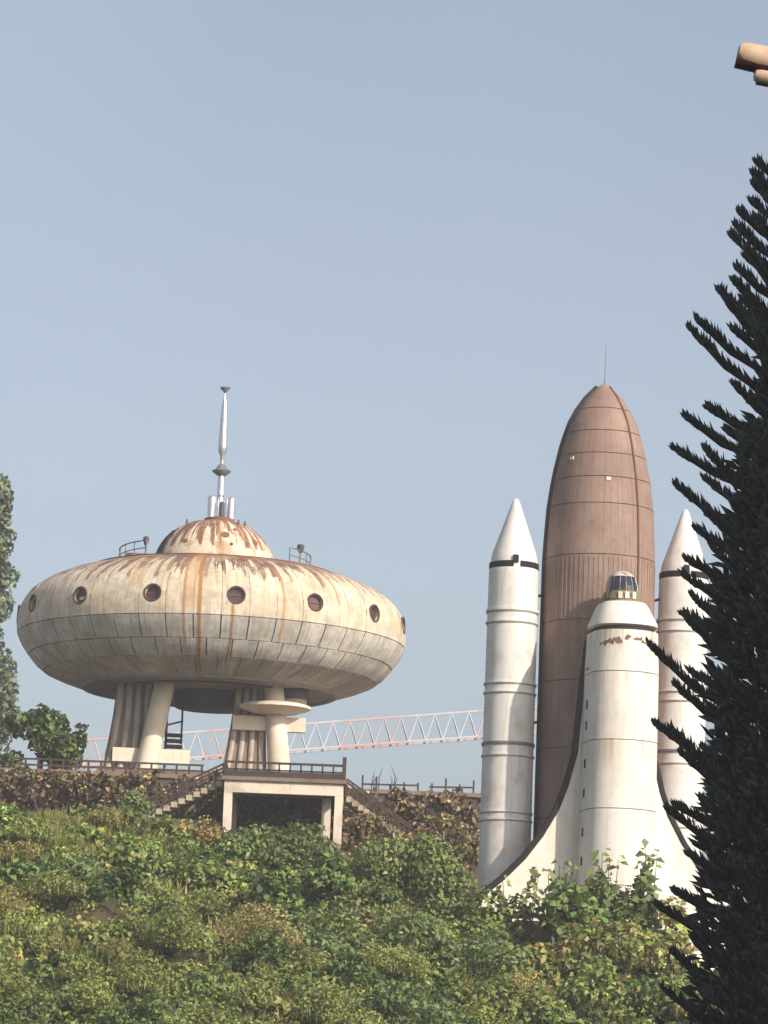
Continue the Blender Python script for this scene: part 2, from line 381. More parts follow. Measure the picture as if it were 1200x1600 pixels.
# portholes: frame, glass, cross bar
rr, zz = prof_at(TC); PORTR = weathered('porthole_rust', (0.10, 0.045, 0.035), (0.05, 0.025, 0.02), 0.6, 3, 0.85)
for k in range(15):
    th = rad(PH0) + k * rad(24)
    nrm = Vector((math.sin(th), -math.cos(th), 0.05)).normalized(); side = Vector((math.cos(th), math.sin(th), 0)); upv = side.cross(nrm) * -1
    cpt = Vector((rr * US * math.sin(th), -rr * US * math.cos(th), ZC + zz * US))
    K = 26; vs_ = []; fs = []
    secs = [(11.0, 0.2), (12.2, 1.0), (13.8, 0.9), (14.4, -0.6), (13.8, -1.5), (11.4, -6.5), (10.6, -6.5)]
    for rq, dq in secs:
        for j in range(K):
            an = 2 * math.pi * j / K
            sag = -(math.cos(an) * rq) ** 2 / (2 * 303)
            vs_.append(cpt + (side * math.cos(an) + upv * math.sin(an)) * rq * US + nrm * (dq + sag) * US)
    for i in range(len(secs) - 1):
        for j in range(K): fs.append((i * K + j, i * K + (j + 1) % K, (i + 1) * K + (j + 1) % K, (i + 1) * K + j))
    ph = MB().add(vs_, fs).build('porthole', PORTR, ufo)
    deg = math.degrees((th + math.pi) % (2 * math.pi) - math.pi)
    broken = (-70 < deg < -38)
    gp = [cpt + (side * math.cos(2 * math.pi * j / K) + upv * math.sin(2 * math.pi * j / K)) * 11.2 * US - nrm * 5.0 * US for j in range(K)]
    MB().add(gp, [tuple(range(K))]).build('pane', GLASSD if broken else (GLASS, GLASS2, GLASS3)[(k * 7) % 3], ph, 0)  # broken ones: black pane stands in for the dark interior
    bmb = MB().bar(cpt - side * 11.0 * US - nrm * 4 * US, cpt + side * 11.0 * US - nrm * 4 * US, 1.2 * US)
    if broken: bmb = MB().box(cpt - nrm * 4.4 * US - upv * 3.5 * US + side * 2 * US, (11 * US, 1.0 * US, 4.5 * US), Matrix((side, nrm, upv)).transposed())  # cream sliver stands in for bright sky seen through the opening
    bmb.build('glazing_bar' if not broken else 'sky_sliver', CREAM if broken else RUST, ph, 0)
# dome
def dome_material():
    t = NT('dome_paint'); co = t.coord(ufo); x, y, z = t.sep(co)[:3]
    th = t.m('ARCTAN2', x, t.m('MULTIPLY', y, -1.0)); zp = t.m('DIVIDE', t.m('SUBTRACT', z, ZC), US)
    s1 = t.noise(t.comb(t.m('MULTIPLY', th, 11), t.m('MULTIPLY', zp, 0.01), 2.0), 1, 3, 0.6)
    blot = t.noise(co, 1.1, 6, 0.65); fine = t.noise(co, 4.0, 5)
    c = t.mix(t.ss(blot, 0.35, 0.65), (0.58, 0.47, 0.33), (0.68, 0.59, 0.46))
    c = t.mix(t.m('MULTIPLY', t.ss(blot, 0.52, 0.62), 0.7), c, (0.36, 0.21, 0.12))
    lim = t.m('SUBTRACT', 166.0, t.m('MULTIPLY', t.ss(s1, 0.38, 0.58), 46.0))
    rm = t.ss(t.m('SUBTRACT', zp, lim), -2.0, 3.0)
    rustc = t.mix(t.ss(fine, 0.4, 0.65), (0.14, 0.065, 0.042), (0.25, 0.125, 0.07))
    c = t.mix(t.m('MULTIPLY', rm, 0.92), c, rustc)
    d = t.m('ABSOLUTE', t.m('SUBTRACT', th, rad(5)))
    c = t.mix(t.m('MULTIPLY', t.ss(d, 0.10, 0.03), t.m('MULTIPLY', t.ss(zp, 95, 112), 0.5)), c, (0.30, 0.15, 0.07))
    t.bump(fine, 0.2, 0.03)
    return t.done(c, 0.7, 0, 0.25)
DOME = dome_material()
dome_prof = [(96, 99), (94, 108), (90, 121), (83, 135), (73, 148), (59, 160), (42, 168), (22, 172.5), (0.5, 173.5)]
dome = MB().lathe([U(r, z) for r, z in dome_prof], 64).build('dome', DOME, ufo)
MB().lathe([U(95, 98), U(99, 99), U(99, 104), U(95, 105)], 64).build('dome_rim', RUST, ufo)
def on_dome(deg, z):
    r = np.interp(z, [q[1] for q in dome_prof], [q[0] for q in dome_prof]); a = rad(deg)
    return Vector((r * US * math.sin(a), -r * US * math.cos(a), ZC + z * US)), Vector((math.sin(a), -math.cos(a), 0.6)).normalized()
for deg, z, w in ((10, 139, 7), (46, 133, 6), (-33, 128, 4.5), (24, 150, 3.5), (16, 124, 3), (-60, 140, 5), (100, 138, 6), (160, 138, 6), (-140, 138, 6)):
    p_, n_ = on_dome(deg, z)
    MB().tube([p_ - n_ * 3 * US, p_ + n_ * 0.7 * US], w * US * 0.9, 12).build('vent', RUST if w > 3.2 else IRON, dome)
for deg in (-62, 40, 57, 150, -120):
    p_, n_ = on_dome(deg, 163)
    MB().tube([p_, p_ + Vector((0, 0, 7 * US))], [2.2 * US, 1.4 * US], 8).build('roof_peg', RUST, dome)
# dark sheet on the dome's left flank, painted as a doorway's shaded inside
mb = MB(); vs_ = []; fs = []
for i, z in enumerate(np.linspace(101, 152, 7)):
    for d in (-82, -76, -70, -64):
        p_, n_ = on_dome(d, z); vs_.append(p_ + n_ * 1.2 * US)
for i in range(6):
    for k in range(3): fs.append((i * 4 + k, i * 4 + k + 1, (i + 1) * 4 + k + 1, (i + 1) * 4 + k))
mb.add(vs_, fs).build('doorway', DARK, dome)
for d in (-84, -62):
    MB().tube([on_dome(d, z)[0] for z in np.linspace(101, 153, 6)], 2.2 * US, 6).build('door_jamb', IRON, dome)
# deck railings and lamps on the roof
def arc_rail(d0, d1, r, zb, h, name='railing'):
    mb = MB(); q = [Vector((r * US * math.sin(rad(d)), -r * US * math.cos(rad(d)), ZC + zb * US)) for d in np.linspace(d0, d1, 9)]
    mb.tube([q[0]] + [p_ + Vector((0, 0, h * US)) for p_ in q] + [q[-1]], 1.1 * US, 6)
    mb.tube([p_ + Vector((0, 0, h * 0.55 * US)) for p_ in q], 0.8 * US, 6)
    for p_ in q[2:-1:2]: mb.tube([p_, p_ + Vector((0, 0, h * US))], 0.8 * US, 6)
    mb.build(name, GREYM, ufo)
arc_rail(-92, -45, 150, 95, 26); arc_rail(50, 92, 150, 95, 26)
for d, r, h, w in ((-76, 112, 42, 5), (63, 148, 34, 6)):
    p_ = Vector((r * US * math.sin(rad(d)), -r * US * math.cos(rad(d)), ZC + 97 * US))
    lm = MB().tube([p_, p_ + Vector((0, 0, (h - 8) * US))], 1.4 * US, 8).build('floodlight', GREYM, ufo)
    MB().lathe([(0.05, 0), (2.6 * US, 1 * US), (w * US, 9 * US), (w * US * 0.95, 13 * US), (0.05, 15 * US)], 14, c=p_ + Vector((0, 0, (h - 14) * US))).build('lamp_head', UDARK, lm)
MB().box((-118 * US, -60 * US, ZC + 103 * US), (44 * US, 30 * US, 4 * US)).build('hatch_cover', RUST, ufo, 0)
# spire
zt = ZC + 172 * US
sp = MB().lathe([(0.05, -3 * US), (24 * US, -3 * US), (24 * US, 4 * US), (18 * US, 6 * US), (0.05, 6 * US)], 32, c=(4 * US, 0, zt)).build('spire', RUST, ufo)
for i, (dx, dy, w, h) in enumerate(((-13, -5, 6.5, 36), (17, -4, 6.5, 35), (2, 12, 7, 34), (3, -9, 4, 27))):
    MB().lathe([(w * US, 0), (w * US, h * US - 2 * US), (w * 0.7 * US, h * US), (0.03, h * US)], 18, c=(4 * US + dx * US, dy * US, zt + 4 * US)).build('canister', STEEL if i != 3 else UDARK, sp)
MB().lathe([(5 * US, 0), (5 * US, 38 * US), (4.2 * US, 40 * US), (6.0 * US, 42 * US), (5.2 * US, 70 * US), (3.5 * US, 76 * US), (3.2 * US, 80 * US)], 16, c=(4 * US, 0, zt)).build('mast', STEEL, sp)
MB().lathe([(3 * US, 72 * US), (8 * US, 75 * US), (14.5 * US, 80 * US), (15 * US, 81.5 * US), (9 * US, 85 * US), (7 * US, 89 * US), (3 * US, 93 * US)], 24, c=(4 * US, 0, zt)).build('spire_disc', GREYM, sp)
MB().lathe([(3 * US, 90 * US), (3.4 * US, 106 * US), (6.5 * US, 112 * US), (7.2 * US, 122 * US), (5.6 * US, 166 * US), (3.6 * US, 192 * US), (1.2 * US, 201 * US), (0.8 * US, 209 * US)], 16, c=(4 * US, 0, zt)).build('needle', STEEL, sp)
MB().lathe([(0.8 * US, 206 * US), (2 * US, 208 * US), (8 * US, 214 * US), (8.3 * US, 215.5 * US), (0.03, 211 * US)], 16, c=(4 * US, 0, zt)).build('finial_cup', GREYM, sp)

# legs, pylons, beams under the saucer  (x: px right of axis, y: px towards back, z: px)
def L3(dx, dy, z): return Vector((dx * US, dy * US, ZC + z * US))
GZ = -240
def leg(name, top, bot, r0_, r1_):
    return MB().tube([top, (top * 0.5 + bot * 0.5), bot], [r0_ * US, (r0_ + r1_) / 2 * US, r1_ * US], 24).build(name, CREAM, ufo)
leg('leg', L3(-68, -104, -97), L3(-92, -112, GZ), 15.5, 17.0)
leg('leg', L3(99, -98, -97), L3(114, -106, GZ), 15.0, 17.5)
leg('leg', L3(62, 105, -97), L3(80, 120, GZ), 15, 16.5)
leg('leg', L3(-92, 100, -97), L3(-110, 112, GZ), 15, 16.5)
def pylon(cx, cy, wt, wb, dt, db, ribs, lean=0):
    vs_ = []
    n = 7
    for i in range(n + 1):
        u = i / n; k = u ** 1.6; z = -97 + (GZ + 97) * u
        w = wt + (wb - wt) * k; d = dt + (db - dt) * k; x0 = cx + lean * k
        for sx, sy in ((-1, -1), (1, -1), (1, 1), (-1, 1)): vs_.append(L3(x0 + sx * w / 2, cy + sy * d / 2, z))
    fs = []
    for i in range(n):
        for k in range(4): fs.append((i * 4 + k, i * 4 + (k + 1) % 4, (i + 1) * 4 + (k + 1) % 4, (i + 1) * 4 + k))
    py_ = MB().add(vs_, fs).build('pylon', BROWNC, ufo, 20)
    for j in range(ribs):
        f = (j + 0.5) / ribs - 0.5
        pts = []
        for i in range(n + 1):
            u = i / n; k = u ** 1.6; z = -97 + (GZ + 97) * u
            pts.append(L3(cx + lean * k + f * (wt + (wb - wt) * k), cy - (dt + (db - dt) * k) / 2 - 1, z))
        MB().tube(pts, [wt / ribs * 0.36 * US] * (n + 1), 8).build('rib', PYLON, py_)
    return py_
pylon(-114, -55, 56, 76, 60, 84, 4, -8)
pylon(64, -60, 48, 72, 56, 80, 4, -6)
# cross beams (cream slabs)
MB().box(L3(-84, -98, -212), (118 * US, 16 * US, 21 * US)).build('cross_beam', CREAM, ufo, 0)
MB().box(L3(94, -96, -155), (112 * US, 16 * US, 22 * US)).build('cross_beam', CREAM, ufo, 0)
# round collar on the right-hand leg and drum above it
MB().lathe([(6 * US, 4 * US), (46 * US, 3 * US), (55 * US, 0), (55 * US, -4 * US), (34 * US, -11 * US), (15 * US, -14 * US)], 40, c=L3(102, -106, -128)).build('disc_collar', CREAM, ufo)
MB().lathe([(24 * US, 0), (24 * US, 16 * US)], 28, c=L3(130, -80, -114)).build('stair_drum', UDARK, ufo)
MB().lathe([(21 * US, 0), (21 * US, 22 * US)], 28, c=L3(130, -80, -132)).build('stair_drum', PYLON, ufo)
# dark stair between the supports
st = MB().box(L3(-40, 20, -140), (3 * US, 8 * US, 76 * US)).build('stair_frame', IRON, ufo, 0)
for k in range(5): MB().box(L3(-50, 18, -165 - k * 9), (24 * US, 22 * US, 4 * US)).build('tread', BROWNC, st, 0)
MB().box(L3(-64, 24, -170), (4 * US, 8 * US, 90 * US)).build('stringer', IRON, st, 0)
MB().bar(L3(-66, 20, -150), L3(-38, 20, -142), 2.5 * US).build('handrail', IRON, st, 0)
# ground slab
MB().box(L3(0, 0, GZ - 10), (330 * US, 290 * US, 28 * US)).build('floor_slab', BROWNC, ufo, 0)

def orbiter_material():
    t = NT('orbiter_white'); co = t.coord(shu); x, y, z = t.sep(co)[:3]
    n1 = t.noise(co, 0.45, 6, 0.62); n2 = t.noise(t.comb(t.m('MULTIPLY', x, 3.2), t.m('MULTIPLY', y, 3.2), t.m('MULTIPLY', z, 0.22)), 1, 4, 0.6); n3 = t.noise(co, 3, 5)
    c = t.mix(t.ss(n1, 0.4, 0.7), (0.71, 0.67, 0.61), (0.63, 0.575, 0.50))
    c = t.mix(t.m('MULTIPLY', t.ss(n2, 0.5, 0.72), 0.4), c, (0.46, 0.39, 0.31))
    for py, k in ((990, 0.75), (1053, 0.35), (1155, 0.6), (1257, 0.35)):          # runs below each joint
        zt0 = zz_(py, LIFT); d = t.m('SUBTRACT', zt0, z)
        nn = t.noise(t.comb(t.m('MULTIPLY', x, 2.6), t.m('MULTIPLY', y, 2.6), py * 0.37), 1, 3, 0.6)
        mk = t.m('MULTIPLY', t.m('MULTIPLY', t.ss(d, -0.05, 0.03), t.ss(d, 1.6, 0.0)), t.ss(nn, 0.52, 0.68))
        c = t.mix(t.m('MULTIPLY', mk, k), c, (0.40, 0.26, 0.15))
    c = t.mix(t.m('MULTIPLY', t.ss(n3, 0.56, 0.7), 0.22), c, (0.40, 0.34, 0.28))
    t.bump(n3, 0.08, 0.02)
    return t.done(c, 0.6, 0, 0.25)
# ------------------------------------------------------------------ shuttle stack
SY = 187.0; ALPHA = rad(11.5)
TT = P(945, 600, SY); SS = scale_at(TT)
ZB = float(hfield(TT.x, SY)) + 0.6
shu = thing('space_shuttle_replica', 'full stack space shuttle replica with rust-brown tank, white boosters and white winged orbiter', 'shuttle', (TT.x, SY, ZB), ALPHA)
SS *= 1 / math.cos(rad(8))
SX = SS * math.cos(rad(8))
ZT = TT.z - ZB
def zz_(py, lift=0): return ZT - (py + lift - 600) * SS
def rust_stack_mat():
    t = NT('tank_brown'); co = t.coord(shu); x, y, z = t.sep(co)[:3]; th = t.m('ARCTAN2', x, t.m('MULTIPLY', y, -1))
    n1 = t.noise(co, 0.5, 6, 0.6); n2 = t.noise(t.comb(t.m('MULTIPLY', th, 22), t.m('MULTIPLY', z, 0.15)), 1, 4, 0.6); n3 = t.noise(co, 3.5, 5)
    c = t.mix(t.ss(n1, 0.35, 0.68), (0.235, 0.162, 0.130), (0.31, 0.222, 0.180))
    c = t.mix(t.m('MULTIPLY', t.ss(n2, 0.42, 0.70), 0.55), c, (0.18, 0.11, 0.085))
    c = t.mix(t.m('MULTIPLY', t.ss(n3, 0.52, 0.72), 0.4), c, (0.16, 0.10, 0.08))
    t.bump(n3, 0.15, 0.02)
    return t.done(c, 0.75, 0, 0.2)
TANKM = rust_stack_mat()
TSEAM = weathered('tank_seam', (0.15, 0.095, 0.075), (0.10, 0.065, 0.05), 0.5, 2, 0.9)
ET = [(2.5, 600), (9, 604), (14, 609), (24, 619), (34, 632), (44, 648), (54, 668), (65, 705), (75, 752), (81.5, 800), (84.5, 850), (86, 885), (86, 1500)]
et_y = np.array([q[1] for q in ET]); et_r = np.array([q[0] for q in ET])
tank = MB().lathe([(max(r - 3.2, 0.4) * SX, zz_(y)) for r, y in ET], 64).build('external_tank', TSEAM, shu)
cuts = [601, 645, 683, 720, 758, 800, 880, 980, 1072, 1175, 1280, 1385, 1498]
for i, (a, b) in enumerate(zip(cuts[:-1], cuts[1:])):
    ys = np.linspace(a + 0.6, b - 0.6, 9 if i < 6 else 3); rs = np.interp(ys, et_y, et_r)
    pf = [((rs[0] - 2.9) * SX, zz_(ys[0]))] + [(r * SX, zz_(y)) for r, y in zip(rs, ys)] + [((rs[-1] - 2.9) * SX, zz_(ys[-1]))]
    MB().lathe(pf, 72).build('tank_section', TANKM, tank)
# intertank corrugation ribs and conduit
mr = MB().tube([(0, -86.2 * SX, zz_(884)), (0, -86.2 * SX, zz_(977))], 0.5 * SX, 5).mesh('stringer', TANKM)
for k in range(72): link('stringer', mr, tank, rz=2 * math.pi * k / 72)
def conduit(deg, w, name, y0=606, y1=1490, mat=None):
    ys = np.concatenate([np.linspace(y0, 900, 16), [y1]]); rs = np.interp(ys, et_y, et_r) + 0.8; a = rad(deg)
    MB().tube([(r * SX * math.sin(a), -r * SX * math.cos(a), zz_(y)) for r, y in zip(rs, ys)], w * SX, 8).build(name, mat or TSEAM, tank)
conduit(29, 1.9, 'conduit'); conduit(-93, 4.2, 'limb_shade_pipe', 606, 1490, weathered('limb_shade_brown', (0.05, 0.03, 0.028), (0.08, 0.045, 0.04), 0.5, 2, 0.8))  # left pipe coloured black-brown to stand for the tank's shaded limb
MB().tube([(0, 0, zz_(604)), (0, 0, zz_(590)), (0.0, 0, zz_(535))], [1.6 * SX, 0.8 * SX, 0.35 * SX], 8).build('lightning_rod', GREYM, tank)
for (deg, y) in ((8, 762), (-42, 728)):
    r = np.interp(y, et_y, et_r); a = rad(deg - 15)
    MB().box((r * SX * math.sin(a), -r * SX * math.cos(a), zz_(y)), (7 * SX, 3 * SX, 5 * SX), Matrix.Rotation(a, 3, 'Z')).build('patch', CREAM, tank, 0)
MB().lathe([(86 * SX, zz_(1500)), (80 * SX, zz_(1515)), (0.1, zz_(1516))], 48).build('tank_base', TSEAM, tank)
# boosters
BANDG = weathered('band_shadow_grey', (0.36, 0.34, 0.33), (0.22, 0.20, 0.19), 0.6, 2, 0.8)
def booster(sx, tip_py, lift):
    cx = sx * 136 * SX
    def q(r, y): return (r * SX, zz_(y, lift))
    d = tip_py - 785
    b = MB().lathe([q(38.5, 900 + d), q(38.9, 1100 + d), q(39.4, 1300 + d), q(39.6, 1440), q(46, 1500)], 48, c=(cx, 0, 0)).build('booster', WHITE, shu)
    MB().lathe([q(0.5, 785 + d), q(3.5, 786.5 + d), q(6, 791 + d), q(34, 871 + d), q(36, 880 + d), q(36.5, 887 + d), q(34, 888 + d)], 48, c=(cx, 0, 0)).build('nose_cone', WHITE, b)
    MB().lathe([q(37.2, 886 + d), q(37.4, 896 + d), q(38.2, 898 + d), q(38.2, 905 + d)], 48, c=(cx, 0, 0)).build('nose_collar', WHITE, b)
    for a0, a1 in ((-150, -14), (2, 150)):
        MB().lathe([q(37.3, 886.5 + d), q(38.4, 887 + d), q(38.6, 895.5 + d), q(37.3, 896 + d)], 24, rad(a0), rad(a1), c=(cx, 0, 0)).build('black_band', BLACKP, b)
    MB().box((cx - 6 * SX, -37.0 * SX, zz_(884 + d, lift)), (8 * SX, 4 * SX, 12 * SX)).build('bracket', BLACKP, b, 0)
    for y in (961, 979, 1073, 1087, 1165, 1183, 1269, 1281, 1380, 1394):
        yy = y + d * 0.9; w = 2.3 if y in (1165, 961) else 1.6
        MB().lathe([q(38, yy - w), q(41.0, yy - w * 0.8), q(41.0, yy + w * 0.8), q(38, yy + w)], 48, c=(cx, 0, 0)).build('band', WHITE if y != 1165 else GREYM, b)
        MB().lathe([q(38.2, yy + w), q(40.0, yy + w), q(40.0, yy + w + 1.4), q(38.2, yy + w + 1.4)], 48, c=(cx, 0, 0)).build('band_shadow', BANDG, b)  # raised grey ring painted as the shadow below each band
    tun = 37.5 * SX
    MB().box((cx - sx * tun * 0.3 + (8 if sx < 0 else 0) * SX * 0, -tun * 0.96 if False else tun * 0.97, zz_(1200, lift)), (6 * SX, 4 * SX, 560 * SX)).build('cable_tunnel', WHITE, b, 0)
    for y in (935, 1130, 1345):
        MB().bar((cx - sx * 36 * SX, 0, zz_(y, lift)), (sx * 84 * SX, 0, zz_(y)), 4 * SX).build('strut', BLACKP, b, 0)
booster(-1, 785, 5); booster(1, 792, -5)
# orbiter -------------------------------------------------------------
LIFT = 21
WHITE2 = orbiter_material()
D0 = 166                                   # px from tank axis to orbiter axis (towards the camera)
def ozz(py): return zz_(py, LIFT)
def section(w, h, off=0.0, n=40, flat=0.46):
    """rounded-top fuselage section in px: x across, y depth (negative = towards camera / topside)"""
    out = []
    hw = w / 2
    yb = h * flat; yt = -h * 0.5
    side_top = -h * 0.04
    pts = [(-hw * 0.9, yb), (-hw, yb - 0.08 * h), (-hw, side_top)]
    for k in range(1, n):
        a = math.pi * (1 - k / n)
        pts.append((hw * math.cos(a), side_top - (abs(yt) + side_top) * math.sin(a) ** 0.92))
    pts += [(hw, side_top), (hw, yb - 0.08 * h), (hw * 0.9, yb)]
    return [(x, y + off) for x, y in pts]
def loft(stations, name, mat, parent, smooth=28, cap=True):
    vs_ = []; fs = []
    for (py, w, h, off) in stations:
        for x, y in section(w, h, off): vs_.append((x * SX, (-D0 + y) * SX, ozz(py)))
    m = len(section(10, 10))
    for i in range(len(stations) - 1):
        for k in range(m): fs.append((i * m + k, i * m + (k + 1) % m, (i + 1) * m + (k + 1) % m, (i + 1) * m + k))
    if cap:
        fs.append(tuple(range(m))); fs.append(tuple((len(stations) - 1) * m + k for k in range(m - 1, -1, -1)))
    return MB().add(vs_, fs).build(name, mat, parent, smooth)
orb = loft([(983, 88, 84, 5), (1500, 100, 92, 5)], 'orbiter', DARK, shu)
W0, H0 = 103, 96
fcuts = [(990, 1053), (1053, 1155), (1155, 1257), (1257, 1370), (1370, 1500)]
for a, b in fcuts:
    wa = W0 * (0.955 if a == 990 else 1.0) + (a - 989) * 0.012; wb = W0 + (b - 989) * 0.012
    loft([(a + 0.5, wa - 3, H0 - 3, 2), (a + 0.9, wa, H0, 2), (b - 0.6, wb, H0, 2), (b - 0.2, wb - 3, H0 - 3, 2)], 'fuselage_section', WHITE2, orb, cap=False)
# open payload-bay longeron strips and side vents
for y in (1100, 1131, 1188, 1232, 1290, 1333):
    MB().box((-W0 * 0.5 * SX - (y - 989) * 0.006 * SX, (-D0 + 14) * SX, ozz(y)), (1.6 * SX, 7 * SX, 13 * SX)).build('side_vent', BLACKP, orb, 0)
MB().box((-W0 * 0.5 * SX - 0.3 * SX, (-D0 + 20) * SX, ozz(1045)), (1.2 * SX, 20 * SX, 3 * SX)).build('side_vent', GREYM, orb, 0)
# forward fuselage
loft([(984, 92, 86, 6), (981.5, 98, 93, 4), (976, 96, 91, 5), (950, 74, 72, 13), (944, 66, 65, 16)], 'forward_fuselage', WHITE2, orb, 35)
loft([(946, 60, 58, 18), (936, 56, 54, 19), (926, 50, 50, 20)], 'cabin_base', weathered('ochre_tiles', (0.20, 0.16, 0.09), (0.08, 0.06, 0.04), 0.7, 2.5, 0.8), orb, 35)
loft([(928, 46, 46, 21), (918, 45, 46, 22), (908, 41, 42, 24), (900, 33, 34, 26), (895, 21, 22, 28), (892.5, 8, 9, 29)], 'nose_cap', weathered('sooty_white', (0.50, 0.46, 0.42), (0.06, 0.05, 0.05), 0.95, 1.6, 0.8, streak=0.6), orb, 45)
def on_sec(py, ang, w, h, off, out=0.8):
    hw = w / 2 + out; st = -h * 0.04
    return Vector((hw * math.cos(ang) * SX, (-D0 + off + st - (h * 0.5 + st + out) * math.sin(ang) ** 0.92) * SX, ozz(py)))
for i, (a0, a1) in enumerate(((178, 146), (142, 116), (112, 92), (88, 66), (62, 40))):   # cockpit panes
    vs_ = []; fs = []
    for py, w, h, off in ((941 if i < 2 else 928, 57 if i < 2 else 46, 55 if i < 2 else 46, 19 if i < 2 else 21), (918, 45, 46, 22), (903, 37, 38, 25)):
        for k in range(5): vs_.append(on_sec(py, rad(a0 + (a1 - a0) * k / 4), w, h, off, 1.0))
    for r_ in range(2):
        for k in range(4): fs.append((r_ * 5 + k, r_ * 5 + k + 1, (r_ + 1) * 5 + k + 1, (r_ + 1) * 5 + k))
    MB().add(vs_, fs).build('cockpit_window', GLASSD, orb, 0)
for i, a in enumerate((112, 92, 70)):        # pale stubs under the windows
    p_ = on_sec(934, rad(a), 56, 54, 19, 0.5)
    MB().box(p_, (6.0 * SX, 4 * SX, 10 * SX), Matrix.Rotation(-(rad(a) - math.pi / 2), 3, 'Z')).build('frame_stub', WHITE2, orb, 0)
# peeled patches under the step
PEEL = weathered('peeled_rust', (0.20, 0.13, 0.07), (0.08, 0.05, 0.035), 0.8, 3.0, 0.9)
prn = random.Random(44); spots = []
for k in range(30):
    a = prn.uniform(26, 162)
    if 84 < a < 96: continue
    arch = abs(a - 92) / 70.0
    spots.append((a, 1000 + 15 * arch ** 1.3 + prn.uniform(-2.5, 4.5), prn.uniform(5, 12), prn.uniform(4, 9)))
for a, py, w_, h_ in spots:
    vs_ = []; n_ = 9
    for k in range(n_):
        an = 2 * math.pi * k / n_; rq = prn.uniform(0.35, 1.15)
        vs_.append(on_sec(py + 2 + h_ / 1.7 * math.sin(an) * rq, rad(a) + math.cos(an) * w_ / 75 * rq, W0 * 0.965, H0, 2, 0.30 + 0.25 * (py % 1)))
    MB().add(vs_, [tuple(range(n_))]).build('peeled_patch', PEEL, orb, 0)
# wings
wing_l = [(-49, 1000), (-57, 1100), (-62, 1170), (-75, 1220), (-88, 1255), (-111, 1295), (-137, 1330), (-168, 1362), (-209, 1397), (-236, 1418), (-240, 1470), (-228, 1484), (-48, 1490)]
for sx in (-1, 1):
    poly = [(sx * x * SX, ozz(y) ) for x, y in wing_l] + [(sx * -30 * SX, ozz(1490)), (sx * -30 * SX, ozz(1000))] if False else [(-sx * x * -1 * SX if False else sx * -x * -1 * SX * -1 * -1, ozz(y)) for x, y in wing_l]
    poly = [((x if sx < 0 else -x) * SX, ozz(y)) for x, y in wing_l] + [((-20 if sx < 0 else 20) * SX, ozz(1490)), ((-20 if sx < 0 else 20) * SX, ozz(1000))]
    yb = (-D0 + 0.46 * H0 + 3) * SX
    wg = MB().prism(poly, (1, 0, 0), (0, 0, 1), (0, 1, 0), 6 * SX, (0, yb - 8 * SX, 0)).build('wing', WHITE2, orb, 0)
    le = [Vector(((x if sx < 0 else -x) * SX, yb - 5 * SX, ozz(y))) for x, y in wing_l[:10]]
    MB().tube(le, [3.4 * SX] + [5.4 * SX] * 8 + [4.2 * SX], 10).build('leading_edge', BLACKP, wg)
    MB().bar(((-55 if sx < 0 else 55) * SX, yb - 9 * SX, ozz(1458)), ((-225 if sx < 0 else 225) * SX, yb - 9 * SX, ozz(1448)), 1.2 * SX).build('elevon_line', GREYM, wg, 0)
    MB().lathe([(0.1, ozz(1395)), (12 * SX, ozz(1402)), (19 * SX, ozz(1425)), (20 * SX, ozz(1500)), (0.1, ozz(1500))], 20, c=(sx * 34 * SX, (-D0 - 30) * SX, 0)).build('engine_pod', WHITE2, orb)
MB().prism([(-45, 1420), (-135, 1478), (-135, 1500), (-45, 1500)] and [((-D0 - 42) * SX, ozz(1415)), ((-D0 - 120) * SX, ozz(1488)), ((-D0 - 120) * SX, ozz(1505)), ((-D0 - 42) * SX, ozz(1505))], (0, 1, 0), (0, 0, 1), (1, 0, 0), 5 * SX, (-2.5 * SX, 0, 0)).build('tail_fin', WHITE2, orb, 0)
for y, x in ((1060, 30), (1060, -30), (1400, 34), (1400, -34)):
    MB().bar((x * SX, -84 * SX, zz_(y)), (x * SX, (-D0 + 42) * SX, zz_(y)), 6 * SX).build('attachment_strut', BLACKP, orb, 0)
MB().box((0, -40 * SX, (zz_(1512) - 0.8) / 2), (480 * SX, 330 * SX, zz_(1512) + 0.8)).build('plinth', CONC, shu, 0)

# ------------------------------------------------------------------ retaining wall
wall = thing('retaining_wall', 'long brown retaining wall below the saucer, tangled with dry vines', 'wall', (0, WALL_Y, 12))
XS = -2.2
ZL = ZPLAT - 0.5
WALLM = weathered('gap_shade_wall', (0.10, 0.078, 0.062), (0.05, 0.04, 0.032), 0.7, 1.0, 0.9)  # near-black brown so gaps between the vines read as shade
MB().box((-21.5, 0, (ZL - 12) / 2), (38.6, 0.6, ZL - 12)).build('wall_face', WALLM, wall, 0)
MB().box(((XS + 6.2) / 2, 0, (ZLOW - 12) / 2), (6.2 - XS, 0.58, ZLOW - 12)).build('wall_face', WALLM, wall, 0)
for k in range(24):
    xx = -40 + k * 1.96
    MB().box((xx, 0, (ZL if xx < XS - 0.5 else ZLOW) - 12 + 0.11), (1.92, 0.85, 0.22)).build('coping', BROWNC, wall, 0)
